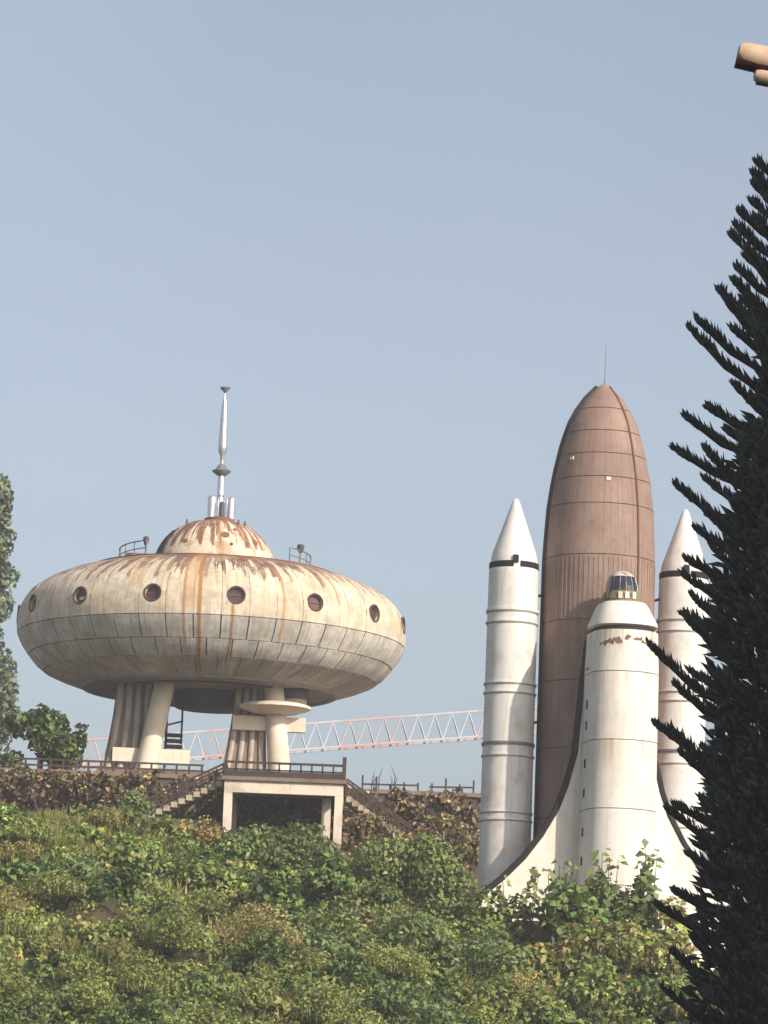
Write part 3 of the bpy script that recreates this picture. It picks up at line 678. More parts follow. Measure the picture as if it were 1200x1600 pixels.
# ------------------------------------------------------------------ fence along the wall top
fn = thing('railing_fence', 'low dark railing along the wall top at the foot of the saucer', 'railing', (0, WALL_Y + 0.15, ZL + 0.21))
x0, x1 = -19.5, -9.3
for k in range(16): MB().box((x0 + (x1 - x0) * k / 15, 0, 0.31), (0.11, 0.11, 0.62)).build('post', IRON, fn, 0)
for z in (0.28, 0.60): MB().box(((x0 + x1) / 2, 0, z), (x1 - x0 + 0.2, 0.09, 0.10)).build('rail', IRON, fn, 0)
fn = thing('railing_fence', 'broken dark railing on the wall top left of the booster', 'railing', (0, WALL_Y + 0.15, ZLOW + 0.21))
x0, x1 = -0.6, 5.4
for k in range(9):
    h = random.choice((0.5, 0.75, 0.8, 0.35)); MB().box((x0 + (x1 - x0) * k / 8, 0, h / 2), (0.1, 0.1, h)).build('post', IRON, fn, 0)
MB().bar((x0, 0, 0.32), (x0 + 3.0, 0, 0.36), 0.09).build('rail', IRON, fn, 0); MB().bar((x0 + 3.6, 0, 0.3), (x1, 0, 0.36), 0.09).build('rail', IRON, fn, 0)

# ------------------------------------------------------------------ viewing platform
PY = 216.2
pa = P(351, 1217, PY); pb = P(537, 1224, PY); s2 = scale_at(pa)
PW = pb.x - pa.x; PZ = (pa.z + pb.z) / 2; GP = float(hfield((pa.x + pb.x) / 2, PY)) - 0.6
plat = thing('viewing_platform', 'cream concrete portal platform with dark railing below the right saucer leg', 'platform', (pa.x, PY, GP))
H = PZ - GP; DEP = WALL_Y - PY - 0.3
MB().box((PW / 2, DEP / 2, H + 0.06), (PW + 0.3, DEP + 0.3, 0.2)).build('deck', BROWNC, plat, 0)
MB().box((PW / 2, 0.24, H - 0.36), (PW, 0.48, 0.62)).build('front_beam', CONC, plat, 0)
MB().box((0.24, DEP / 2 + 0.3, H - 0.40), (0.44, DEP - 0.5, 0.56)).build('side_beam', CONC, plat, 0)
MB().box((PW - 0.24, DEP / 2 + 0.3, H - 0.40), (0.44, DEP - 0.5, 0.56)).build('side_beam', CONC, plat, 0)
MB().box((PW / 2, 1.6, H - 0.42), (PW - 1.0, 0.4, 0.5)).build('inner_beam', BROWNC, plat, 0)
for x, y, w in ((0.22, 0.2, 0.44), (PW - 0.22, 0.2, 0.42), (PW - 0.86, 1.6, 0.46), (0.3, DEP - 0.6, 0.4), (PW - 0.3, DEP - 0.6, 0.4)):
    MB().box((x, y, (H - 0.68) / 2), (w, w, H - 0.68)).build('column', CONC, plat, 0)
def rail_run(parent, a, b, n, h=0.95, low=True, w=0.09):
    a, b = Vector(a), Vector(b)
    for k in range(n + 1):
        p_ = a.lerp(b, k / n); MB().box(p_ + Vector((0, 0, h / 2)), (w, w, h)).build('post', IRON, parent, 0)
    MB().bar(a + Vector((0, 0, h)), b + Vector((0, 0, h)), w * 1.3).build('rail', IRON, parent, 0)
    if low: MB().bar(a + Vector((0, 0, h * 0.5)), b + Vector((0, 0, h * 0.5)), w).build('rail', IRON, parent, 0)
zt_ = H + 0.17
rail_run(plat, (0, 0.05, zt_), (PW, 0.05, zt_), 11, 0.75)
rail_run(plat, (0, 0.2, zt_), (0, DEP, zt_), 7, 0.75); rail_run(plat, (PW, 0.2, zt_), (PW, DEP, zt_), 7, 0.75)
MB().box((PW / 2, 0.05, zt_ + 0.16), (PW, 0.10, 0.30)).build('kick_board', IRON, plat, 0)
MB().box((PW, 0.05, zt_ + 0.6), (0.2, 0.2, 1.2)).build('end_post', IRON, plat, 0)
# ------------------------------------------------------------------ stairs
def stairs(label, a, b, y, n, width=1.5):
    """a = top corner, b = foot (x, z)"""
    s = thing('staircase', label, 'stairs', (b[0], y, b[1] - 0.6))
    dx, dz = (a[0] - b[0]) / n, (a[1] - b[1]) / n
    for k in range(n):
        STEPM = CONC2
        MB().box((dx * (k + 0.5), width / 2 - 0.16, 0.6 + dz * (k + 1) - 0.14), (abs(dx) * 0.86, width + 0.24, 0.28)).build('step', STEPM, s, 0)
    rise = math.atan2(dz, abs(dx))
    for yy in (-0.06, width + 0.06):
        MB().bar((0, yy, 0.6 - 0.05), (a[0] - b[0], yy, 0.6 + a[1] - b[1] - 0.05), 0.12, 0.40).build('stringer', BROWNC, s, 0)
        for k in range(n + 1):
            MB().box((dx * k, yy - 0.02, 0.6 + dz * k + 0.45), (0.07, 0.07, 0.95)).build('baluster', IRON, s, 0)
        MB().bar((0, yy, 0.6 + 0.95), (a[0] - b[0], yy, 0.6 + a[1] - b[1] + 0.95), 0.10).build('handrail', IRON, s, 0)
        MB().bar((0, yy, 0.6 + 0.55), (a[0] - b[0], yy, 0.6 + a[1] - b[1] + 0.55), 0.07).build('handrail', IRON, s, 0)
    return s
q0 = P(346, 1222, PY + 1); q1 = P(196, 1292, PY + 1)
stairs('cream stepped staircase descending left from the platform', (pa.x - 0.1, q0.z), (q1.x, q1.z), PY + 0.9, 13)
q0 = P(540, 1246, PY + 1); q1 = P(640, 1318, PY + 1)
stairs('narrow pale staircase descending right from the platform', (pb.x + 0.15, q0.z), (q1.x, q1.z), PY + 0.9, 11)

# ------------------------------------------------------------------ far crane jib
JY = 330.0
j0 = P(105, 1200, JY); j1 = P(1010, 1133, JY); sj = scale_at(j0)
jib = thing('tower_crane', 'pale red and white lattice crane jib reaching behind the saucer legs and booster', 'crane', (j1.x, JY, float(hfield(j1.x, JY)) - 0.3))
JR = weathered('jib_hazed_red', (0.50, 0.37, 0.36), (0.52, 0.46, 0.46), 0.6, 0.6, 0.7); JW = weathered('jib_hazed_white', (0.50, 0.49, 0.53), (0.48, 0.43, 0.45), 0.6, 0.6, 0.7)  # distance haze mixed into the jib colours, paled towards the sky
base = Vector(jib.location); NSEG = 34
for k in range(NSEG):
    a = j0.lerp(j1, k / NSEG) - base; b = j0.lerp(j1, (k + 1) / NSEG) - base
    hgt = 42 * sj; up = Vector((0, 0, hgt)); sd = Vector((0, 0.8, 0))
    red = (k // 4) % 2 == 0
    mb = MB(); w = 0.11
    mb.bar(a - sd, b - sd, w * 1.5); mb.bar(a + sd, b + sd, w * 1.5); mb.bar(a + up, b + up, w * 1.5)
    mid = (a + b) / 2
    for q in (-1, 1):
        mb.bar(a + sd * q, mid + up, w * 0.6); mb.bar(mid + up, b + sd * q, w * 0.6)
    mb.bar(a + sd, a - sd, w * 0.6)
    mb.build('jib_section', JR if red else JW, jib, 0)
top = j1.z - base.z
for k in range(int(top // 3) + 1):
    mb = MB(); z0_, z1_ = k * 3.0, min(k * 3.0 + 3.0, top + 2.0)
    for sx in (-0.9, 0.9):
        for sy in (-0.9, 0.9): mb.bar((sx, sy, z0_), (sx, sy, z1_), 0.2)
    mb.bar((-0.9, -0.9, z0_), (0.9, -0.9, z1_), 0.12); mb.bar((-0.9, 0.9, z0_), (0.9, 0.9, z1_), 0.12)
    mb.build('mast_section', JR if k % 2 else JW, jib, 0)

# ------------------------------------------------------------------ foliage
PAL_ = {'green': (0.078, 0.118, 0.038), 'olive': (0.112, 0.125, 0.048), 'lime': (0.14, 0.17, 0.05), 'grey': (0.088, 0.118, 0.062),
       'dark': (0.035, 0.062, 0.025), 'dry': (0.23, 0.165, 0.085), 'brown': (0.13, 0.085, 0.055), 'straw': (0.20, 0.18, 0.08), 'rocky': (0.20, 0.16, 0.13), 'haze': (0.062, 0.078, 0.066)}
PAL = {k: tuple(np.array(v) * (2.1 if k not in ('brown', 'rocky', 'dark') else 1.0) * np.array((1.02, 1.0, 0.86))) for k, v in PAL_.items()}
def unit(v): return v / np.maximum(np.linalg.norm(v, axis=1, keepdims=True), 1e-9)
def leaf_arrays(c, n, ln, wd):
    N = len(c); rv = unit(RNG.normal(size=(N, 3))); u = unit(np.cross(n, rv)); v = np.cross(n, u)
    ln = ln[:, None]; wd = wd[:, None]
    fold = n * wd * 0.25
    a = c - u * ln * 0.5; b = c + v * wd * 0.5 + fold; d = c + u * ln * 0.5 - n * ln * 0.12; e = c - v * wd * 0.5 + fold
    return np.stack([a, b, d, e], 1).reshape(-1, 3)
def quad_mesh(name, verts, tints, mat):
    N = len(verts) // 4; me = bpy.data.meshes.new(name)
    me.vertices.add(N * 4); me.vertices.foreach_set('co', verts.astype(np.float32).ravel())
    me.loops.add(N * 4); me.loops.foreach_set('vertex_index', np.arange(N * 4, dtype=np.int32))
    me.polygons.add(N); me.polygons.foreach_set('loop_start', np.arange(0, N * 4, 4, dtype=np.int32))
    try: me.polygons.foreach_set('loop_total', np.full(N, 4, dtype=np.int32))
    except Exception: pass
    me.update(calc_edges=True); me.validate()
    at = me.attributes.new('tint', 'FLOAT_COLOR', 'POINT')
    col = np.ones((N, 4, 4), np.float32); col[:, :, :3] = tints[:, None, :]
    at.data.foreach_set('color', col.ravel()); me.materials.append(mat)
    return me
def tint(names, N, jit=0.22):
    base = np.array([PAL[n] for n in names])[RNG.integers(0, len(names), N)]
    return np.clip(base * (1 + RNG.normal(size=(N, 1)) * jit) * (1 + RNG.normal(size=(N, 3)) * 0.07), 0.008, 0.6)
def blob_leaves(blobs, density, size, names, up=0.35, aspect=0.6, shell=0.55, jit=0.22, cut=-0.5):
    """leaves in the outer shell of ellipsoids; blobs = [(cx,cy,cz,rx,ry,rz)]"""
    V = []; T = []
    for (cx, cy, cz, rx, ry, rz) in blobs:
        area = 4 * math.pi * ((rx * ry) ** 1.6 / 3 + (rx * rz) ** 1.6 / 3 + (ry * rz) ** 1.6 / 3) ** (1 / 1.6)
        N = max(6, int(area * density)); d = unit(RNG.normal(size=(N, 3))); d = d[d[:, 2] > cut]; N = len(d)
        rr_ = shell + (1.08 - shell) * RNG.random(N) ** 0.6
        c = np.array([cx, cy, cz]) + d * rr_[:, None] * np.array([rx, ry, rz])
        n = unit(d * 0.7 + RNG.normal(size=(N, 3)) * 0.55 + np.array([0, 0, up]))
        s = size * RNG.uniform(0.6, 1.35, N)
        V.append(leaf_arrays(c, n, s, s * aspect * RNG.uniform(0.8, 1.2, N)))
        T.append(tint(names, N, jit) * RNG.uniform(0.68, 1.28))
    return np.concatenate(V), np.concatenate(T)
def blades(c, h, wdt, names, lean=0.35, jit=0.2):
    N = len(c); ang = RNG.random(N) * 6.283; d = np.stack([np.cos(ang), np.sin(ang), np.zeros(N)], 1)
    s = np.stack([-np.sin(ang), np.cos(ang), np.zeros(N)], 1); l = RNG.normal(size=(N, 1)) * lean
    h = h[:, None]; top = c + d * l * h + np.array([0, 0, 1.0]) * h; mid = c + d * l * 0.35 * h + np.array([0, 0, 0.55]) * h
    w = np.asarray(wdt).reshape(-1, 1) * s
    return np.stack([c - w * 0.3, mid + w * 0.5, top, mid - w * 0.5], 1).reshape(-1, 3), tint(names, N, jit)

# --- hillside scrub: low plants nobody could count
V = []; T = []
def patch_kind(x, y, z):
    d = Vector((x, y, z)) - CAM; px = 600 + FPX * d.dot(RGT) / d.dot(fwd); py = 800 - FPX * d.dot(UPV) / d.dot(fwd)
    n = math.sin(px * 0.017 + 1.0) + math.sin(py * 0.031 + px * 0.008) + random.uniform(-0.9, 0.9)
    return px, py, n
cnt = 0
for i in range(2700):
    x = random.uniform(-20, 19); y = random.uniform(152, 191) if i % 7 else random.uniform(191, 219)
    if y > 180.5 and x > 3.2: continue
    if y > 213.5 and pa.x - 0.8 < x < pb.x + 0.5: continue
    h = float(hfield(x, y)); px, py, n = patch_kind(x, y, h + 0.6)
    if not (-60 < px < 1200 and py < 1690): continue
    r = random.uniform(0.45, 1.0); rz = r * random.uniform(0.55, 0.95)
    if px > 1090: r *= 0.9
    if n > 1.3: names = ['olive', 'olive', 'straw', 'lime']
    elif n > 0.5: names = ['green', 'olive', 'lime']
    elif n > -0.4: names = ['green', 'olive', 'grey']
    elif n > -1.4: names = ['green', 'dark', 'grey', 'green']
    else: names = ['olive', 'dry', 'green', 'olive', 'green', 'grey']
    if px < 420 and 1390 < py < 1530 and random.random() < 0.55: names = ['straw', 'lime', 'olive', 'olive', 'lime']
    sz = random.choice((0.2, 0.24, 0.3))
    if (20 < px < 250 and py < 1330 and random.random() < 0.65) or (px < 330 and 1400 < py < 1540 and random.random() < 0.06) or random.random() < 0.02:
        N = 260; c = np.stack([x + RNG.normal(size=N) * r * 0.6, y + RNG.normal(size=N) * r * 0.6, np.zeros(N)], 1); c[:, 2] = hfield(c[:, 0], c[:, 1]) - 0.05
        v, t = blades(c, RNG.uniform(0.35, 0.95, N), RNG.uniform(0.06, 0.13, N), ['straw', 'olive', 'lime', 'olive'], lean=0.6)
    else:
        v, t = blob_leaves([(x, y, h + rz * 0.35, r, r, rz)], 38 if sz < 0.22 else 24, sz, names, cut=-0.25, aspect=random.uniform(0.45, 0.75), jit=0.13, up=0.2)
    V.append(v); T.append(t); cnt += 1
# separate clumps of different plants standing out of the undergrowth
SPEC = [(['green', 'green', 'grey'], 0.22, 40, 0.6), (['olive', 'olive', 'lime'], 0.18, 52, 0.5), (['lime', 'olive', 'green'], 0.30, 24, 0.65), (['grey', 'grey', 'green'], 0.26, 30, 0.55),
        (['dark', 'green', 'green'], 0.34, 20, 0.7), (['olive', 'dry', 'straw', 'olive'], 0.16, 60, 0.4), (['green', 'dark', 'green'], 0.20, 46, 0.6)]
crn = random.Random(77); placed = []
for i in range(1200):
    x = crn.uniform(-19, 17); y = crn.uniform(153, 188)
    if y > 178.5 and x > 2.8: continue
    R = crn.uniform(0.9, 2.1) * (0.62 if y > 179 else 1.0)
    if any((x - a) ** 2 + (y - b) ** 2 < ((R + c_) * 0.72) ** 2 for a, b, c_ in placed): continue
    h = float(hfield(x, y)); px, py, n = patch_kind(x, y, h + 1.0)
    if not (-80 < px < 1180 and py < 1720): continue
    placed.append((x, y, R)); k = crn.randrange(len(SPEC))
    if px < 400 and 1380 < py < 1560 and crn.random() < 0.6: k = crn.choice((1, 2, 5))
    if 430 < px < 760 and crn.random() < 0.4: k = crn.choice((3, 6, 1))
    if px > 760 and crn.random() < 0.5: k = crn.choice((1, 2, 5))
    names, sz, den, asp = SPEC[k]; H_ = R * crn.uniform(0.6, 1.15); bl = []
    for q in range(crn.randint(5, 9)):
        a = crn.random() * 6.283; f = math.sqrt(crn.random()) * 0.72; rr_ = R * crn.uniform(0.30, 0.5)
        bl.append((x + math.cos(a) * R * f, y + math.sin(a) * R * f, h + 0.1 + H_ * (1 - f * f) * crn.uniform(0.75, 1.1), rr_, rr_, rr_ * crn.uniform(0.7, 1.0)))
    v, t = blob_leaves(bl, den, sz, names, cut=-0.6, aspect=asp, jit=0.15, up=0.2); V.append(v); T.append(t)
    if k in (1, 5):
        N = 70; c = np.stack([x + RNG.normal(size=N) * R * 0.4, y + RNG.normal(size=N) * R * 0.4, np.full(N, h + H_ * 0.5)], 1)
        v, t = blades(c, RNG.uniform(0.3, 0.7, N), RNG.uniform(0.04, 0.08, N), names, lean=0.7); V.append(v); T.append(t)
print('clumps', len(placed))
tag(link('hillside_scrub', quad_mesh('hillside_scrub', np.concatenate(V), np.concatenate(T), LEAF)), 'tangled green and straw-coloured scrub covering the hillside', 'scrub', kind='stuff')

# --- dry vines on the wall
V = []; T = []
N = 30000
x = RNG.uniform(-24, 5.9, N); ztop_ = np.where(x < XS, ZL, ZLOW); z = ztop_ + 0.75 - RNG.random(N) ** 0.8 * 7.5
hump = 0.45 * np.sin(x * 1.9) + 0.35 * np.sin(x * 4.3 + 1)
keep = (z < ztop_ + 0.2 + 0.35 * hump) & ((np.sin(x * 2.7 + z * 1.9) + np.sin(x * 1.1 - z * 3.1) + RNG.normal(size=N) * 0.8) > -0.7)
x, z = x[keep], z[keep]; N = len(x)
y = WALL_Y - 0.35 - np.abs(RNG.normal(size=N)) * 0.4
c = np.stack([x, y, z], 1); n = unit(np.stack([RNG.normal(size=N) * 0.7, -np.ones(N), RNG.normal(size=N) * 0.7 + 0.3], 1)); s = RNG.uniform(0.15, 0.42, N)
V = leaf_arrays(c, n, s, s * RNG.uniform(0.4, 0.8, N)); T = tint(['brown', 'rocky', 'brown', 'dry', 'rocky', 'brown'], N, 0.45) * (0.45 + 0.55 * (np.sin(x * 3.1 + z * 2.2) * np.sin(z * 3.7 - x) > -0.2))[:, None]
tag(link('dry_vines', quad_mesh('dry_vines', V, T, DRYLEAF)), 'dry brown vines and dead leaves hanging over the retaining wall', 'vines', kind='stuff')

# --- single shrubs
def shrub(name, label, px, py_top, Yp, blobs_px, density, size, names, cat='shrub', aspect=0.6, shell=0.5, jit=0.22, up=0.35):
    """crown from ellipsoids given as px offsets (dx, dy down from the top, rx, ry) standing on the hillside at depth Yp"""
    c = P(px, py_top, Yp); s = scale_at(c); g = float(hfield(c.x, Yp))
    root = thing(name, label, cat, (c.x, Yp, g - 0.1))
    bl = []
    for dx, dy, rx, rz in blobs_px:
        bl.append((dx * s, random.uniform(-0.3, 0.3) * rx * s, c.z - dy * s - g + 0.1, rx * s, rx * s * 0.9, rz * s))
    v, t = blob_leaves(bl, density, size, names, aspect=aspect, shell=shell, jit=jit, up=up, cut=-1.1)
    mb = MB()
    for b in bl[:7]:
        mb.tube([(b[0] * 0.15, b[1] * 0.15, -0.1), (b[0] * 0.6, b[1] * 0.6, b[2] * 0.5), (b[0], b[1], b[2] + b[5] * 0.5)], [0.07, 0.05, 0.02], 6)
    mb.build('stem', BARK, root)
    link('foliage', quad_mesh('foliage', v, t, LEAF), root)
    return root
def lumps(n, w, h, r, seed):
    rnd = random.Random(seed); out = []
    for k in range(n):
        a = rnd.uniform(-1, 1); out.append((a * w, h * (0.15 + 0.85 * rnd.random()) + h * 0.5 * a * a, r * rnd.uniform(0.7, 1.2), r * rnd.uniform(0.55, 0.95)))
    return out
shrub('rounded_bush', 'large rounded olive-green bush left of the booster foot', 640, 1305, 181, lumps(16, 95, 140, 42, 3), 46, 0.24, ['olive', 'green', 'olive', 'grey'])
shrub('rounded_bush', 'mid-green bush in front of the platform columns', 440, 1296, 184, lumps(12, 95, 70, 36, 5), 46, 0.24, ['green', 'green', 'grey', 'olive'])
shrub('dry_shrub', 'tan half-dry shrub beneath the left staircase', 300, 1268, 188, lumps(8, 48, 40, 22, 6), 46, 0.2, ['dry', 'straw', 'dry', 'olive'])
shrub('leafy_bush', 'bright green bush at the left picture edge', 22, 1262, 183, lumps(10, 70, 110, 40, 8), 40, 0.27, ['lime', 'green', 'green', 'lime'])
shrub('dark_bush', 'dark green bush low on the left slope', 130, 1340, 178, lumps(10, 110, 50, 36, 9), 42, 0.27, ['green', 'dark', 'green', 'grey'])
shrub('leafy_bush', 'grey-green bush in the middle of the slope', 660, 1440, 174, lumps(12, 130, 90, 42, 10), 40, 0.27, ['grey', 'green', 'grey', 'olive'])
shrub('leafy_shrub', 'upright broad-leaved shrub growing in front of the orbiter', 930, 1372, 177.5, [(-40, 35, 40, 34), (20, 40, 44, 40), (70, 45, 38, 40), (-10, 75, 60, 40), (60, 85, 50, 40), (0, 8, 18, 18), (75, 4, 14, 20), (-60, 60, 30, 30)], 17, 0.40, ['green', 'olive', 'grey', 'green'], shell=0.3, aspect=0.7, jit=0.3)
shrub('leafy_shrub', 'yellow-leaved shrub between the orbiter and the dark pine', 1048, 1405, 176, [(0, 20, 24, 22), (12, 60, 34, 30), (-18, 80, 30, 30), (20, 110, 34, 30)], 17, 0.40, ['lime', 'straw', 'olive'], shell=0.3, aspect=0.75, jit=0.3)
shrub('leafy_shrub', 'low olive shrub below the left wing tip', 775, 1400, 179, lumps(14, 75, 90, 32, 12), 30, 0.32, ['olive', 'lime', 'green'], shell=0.4)
shrub('rounded_bush', 'olive bush with reddish twigs right of the slope foot', 930, 1430, 175, lumps(22, 150, 140, 46, 13), 36, 0.28, ['olive', 'olive', 'dry', 'green', 'lime'], jit=0.15)
shrub('rounded_bush', 'yellow-green bush at the bottom edge below the orbiter', 830, 1530, 170, lumps(10, 120, 60, 40, 14), 36, 0.28, ['lime', 'olive', 'green', 'olive'])
shrub('dark_bush', 'dark bush low at the bottom right', 1000, 1545, 171, lumps(8, 90, 60, 40, 15), 36, 0.28, ['dark', 'green', 'olive'])
shrub('rounded_bush', 'green bush filling the gap below the booster foot', 740, 1425, 178.5, lumps(10, 60, 90, 34, 19), 38, 0.26, ['green', 'olive', 'lime'])
shrub('dry_shrub', 'brown-green brush hiding the foot of the right staircase', 600, 1262, 214.3, lumps(10, 42, 50, 18, 31), 40, 0.26, ['dry', 'olive', 'brown', 'rocky'])
shrub('dry_shrub', 'greyish dead brush against the wall beside the booster', 705, 1270, 214.8, lumps(12, 52, 70, 22, 32), 36, 0.28, ['rocky', 'brown', 'grey', 'dry'])
shrub('dry_shrub', 'brown brush leaning on the wall left of the left staircase', 90, 1196, 220.5, lumps(16, 120, 42, 20, 33), 34, 0.28, ['brown', 'rocky', 'dark', 'dry'])
# saplings with single big leaves seen against the white wing and fuselage
def sapling(label, px, py_top, Yp, hpx, spread, nst, size, names):
    c = P(px, py_top, Yp); s = scale_at(c); g = float(hfield(c.x, Yp)); H_ = c.z - g + 0.1
    root = thing('sapling', label, 'plant', (c.x, Yp, g - 0.1)); mb = MB(); C = []; Nn = []
    rnd = random.Random(px)
    for k in range(nst):
        ex = rnd.uniform(-1, 1) * spread * s; hh = H_ * rnd.uniform(0.88, 1.0) if k else H_
        pts = [Vector((ex * 0.2, 0, 0)), Vector((ex * 0.6, rnd.uniform(-.3, .3), hh * 0.5)), Vector((ex, rnd.uniform(-.5, .5), hh))]
        mb.tube(pts, [0.05, 0.035, 0.012], 6)
        for j in range(12):
            u = 1 - (j / 12) * min(1, hpx * s / hh); q = pts[1].lerp(pts[2], max(0, (u - .5) * 2)) if u > .5 else pts[0].lerp(pts[1], u * 2)
            a = rnd.random() * 6.28; o = Vector((math.cos(a), math.sin(a), 0.35)) * size * 0.6
            C.append(q + o); Nn.append(Vector((math.cos(a) * 0.6 + rnd.uniform(-.5, .5), -0.7 + rnd.uniform(-.5, .5), 0.6)))
    mb.build('stem', BARK, root)
    C = np.array(C); Nn = unit(np.array(Nn)); sz = size * RNG.uniform(0.7, 1.25, len(C))
    link('foliage', quad_mesh('foliage', leaf_arrays(C, Nn, sz, sz * 0.62), tint(names, len(C), 0.25), LEAF), root)
sapling('tall thin sapling in front of the orbiter fuselage', 945, 1330, 177.5, 110, 26, 5, 0.48, ['green', 'olive'])
sapling('thin leafy sapling just right of the orbiter centre', 1008, 1322, 177, 110, 22, 5, 0.48, ['green', 'grey'])
sapling('small sapling against the left wing', 815, 1360, 178.5, 70, 30, 4, 0.42, ['olive', 'green'])
sapling('sparse sapling against the shaded fuselage side', 875, 1350, 178, 90, 28, 5, 0.44, ['grey', 'olive'])
# dead stalks on the wall
def stalks(label, px, py, n, seed):
    c = P(px, py, WALL_Y - 0.2); s = scale_at(c); root = thing('dry_stalks', label, 'plant', (c.x, WALL_Y, ZLOW + 0.2)); rnd = random.Random(seed)
    for k in range(n):
        x = rnd.uniform(-0.8, 0.8); h = rnd.uniform(0.7, 1.5)
        MB().tube([(x, 0, -0.1), (x + rnd.uniform(-.1, .1), 0, h * .6), (x + rnd.uniform(-.25, .25), 0, h)], [0.035, 0.025, 0.012], 5).build('stalk', BARK, root)
stalks('dead grey stalks standing on the wall right of the platform', 600, 1225, 7, 4)

# --- trees -----------------------------------------------------------
def broad_tree(name, label, base, height, crown, density, size, names, trunk_r, jit=0.22, aspect=0.6, shell=0.5):
    root = thing(name, label, 'tree', base); bl = []
    tr = MB().tube([(0, 0, -0.3), (trunk_r * 0.6, 0, height * 0.3), (-trunk_r * 0.4, 0, height * 0.62), (0, 0, height * 0.9)], [trunk_r * 1.3, trunk_r, trunk_r * 0.7, trunk_r * 0.2], 10)
    for c in crown[::3]:
        zb = min(c[2] * 0.8, height * 0.75); tr.tube([(0, 0, zb), ((c[0]) * 0.5, c[1] * 0.5, (zb + c[2]) / 2 + 0.1), c[:3]], [trunk_r * 0.5, trunk_r * 0.3, trunk_r * 0.1], 6)
    tr.build('trunk', BARK, root)
    v, t = blob_leaves(crown, density, size, names, aspect=aspect, jit=jit, cut=-1.1, shell=shell)
    link('crown', quad_mesh('crown', v, t, LEAF), root)
    return root
c0 = P(-16, 742, 330); s = scale_at(c0); g = float(hfield(c0.x, 330))
rnd = random.Random(5); cr = []
Ht = c0.z - g
for k in range(70):
    u = rnd.random(); zc = Ht * (0.42 + 0.55 * u); w = (1.0 - 0.6 * u ** 2.2) * 78 * s
    a = rnd.random() * 6.28; q = w * rnd.uniform(0.35, 0.75); r = rnd.uniform(14, 24) * s
    cr.append((math.cos(a) * q, math.sin(a) * q, zc, r, r, r * 1.35))
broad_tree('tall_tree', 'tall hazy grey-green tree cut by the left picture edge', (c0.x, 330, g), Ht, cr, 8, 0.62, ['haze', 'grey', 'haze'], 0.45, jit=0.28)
c0 = P(66, 1100, 225.3); s = scale_at(c0); Ht = c0.z - ZLOW; rnd = random.Random(9); cr = []
for k in range(26):
    a = rnd.uniform(-1, 1); cr.append((a * 56 * s, rnd.uniform(-1, 1) * 1.2, Ht - (14 + 26 * a * a + rnd.uniform(0, 85)) * s, 18 * s, 18 * s, 14 * s))
cr += [(64 * s, 0, Ht - 36 * s, 9 * s, 9 * s, 7 * s), (-50 * s, 0, Ht - 30 * s, 14 * s, 14 * s, 10 * s)]
broad_tree('small_tree', 'small dark green tree left of the saucer supports', (c0.x, 225.3, ZLOW), Ht, cr, 13, 0.48, ['green', 'grey', 'green', 'dark'], 0.14, jit=0.3)

# Norfolk-type pine on the right, nearer the camera
TY = 75.0
tb = P(1262, 820, TY); tx = tb.x; ttop = P(1280, 150, TY).z; sp_ = scale_at(tb)
pine = thing('tall_pine', 'dark tall columnar pine with upturned fingered branches at the right edge', 'tree', (tx, TY, 0))
MB().tube([(0, 0, -0.2), (0.05, 0, 8), (-0.03, 0, 16), (0, 0, ttop)], [0.34, 0.28, 0.17, 0.03], 12).build('trunk', BARK, pine)
A = []; B = []; R_ = []; limbs = MB()
rnd = random.Random(21)
z = 1.2; prevL = 0
while z < ttop - 0.25:
    u = (ttop - z)
    L = 0.12 + 2.95 * (1 - math.exp(-u / 4.9))
    L = min(L, 2.85)
    nb = 6; a0 = rnd.random() * 6.28
    for k in range(nb):
        az = a0 + 6.283 * k / nb + rnd.uniform(-0.2, 0.2); l = L * (rnd.uniform(0.80, 1.04) if u < 15 else rnd.uniform(0.68, 1.0))
        zz0 = z + rnd.uniform(-0.12, 0.12); rise = rnd.uniform(0.50, 0.66) if u < 8 else rnd.uniform(0.40, 0.70); drop = 0.02 if u < 6 else 0.26
        out = Vector((math.cos(az), math.sin(az), 0)); side = Vector((-math.sin(az), math.cos(az), 0))
        def pt(q): return out * (l * q) + Vector((0, 0, zz0 - drop * l * q + rise * l * q * q))
        limbs.tube([pt(q) for q in (0, 0.35, 0.7, 1.0)], [0.055, 0.045, 0.035, 0.02], 5, caps=False)
        n = int(22 + l * 26)
        for j in range(n):
            q = 0.12 + 0.88 * (j + rnd.random()) / n; p0_ = pt(q); tan = (pt(min(q + 0.05, 1.05)) - pt(q - 0.05)).normalized()
            upn = side.cross(tan); upn = upn if upn.z > 0 else -upn
            env = min(1.0, (1.03 - q) * 5.0 + 0.25)
            for sgn in (-1, 1) if j % 3 else (-1, 1, 0):
                bl = rnd.uniform(0.26, 0.42) * min(1.0, (1.0 - q) * 3.5 + 0.5)
                d = (tan * rnd.uniform(0.9, 1.4) + side * (sgn * rnd.uniform(0.3, 0.7)) + upn * rnd.uniform(0.25, 1.0)).normalized()
                A.append(p0_); B.append(p0_ + d * bl); R_.append(rnd.uniform(0.022, 0.034))
        for j in range(16):                           # closed bud at the branch tip
            q = rnd.uniform(0.86, 0.98); p0_ = pt(q); tan = (pt(1.04) - pt(0.92)).normalized()
            d = (tan + side * rnd.uniform(-0.22, 0.22) + Vector((0, 0, rnd.uniform(-0.05, 0.32)))).normalized()
            A.append(p0_); B.append(p0_ + d * rnd.uniform(0.14, 0.25)); R_.append(rnd.uniform(0.04, 0.06))
    z += 0.36 if u < 6 else (0.48 if u < 12 else 0.52)
zc = np.array([rnd.uniform(0.6, ttop - 2.0) for _ in range(12000)])
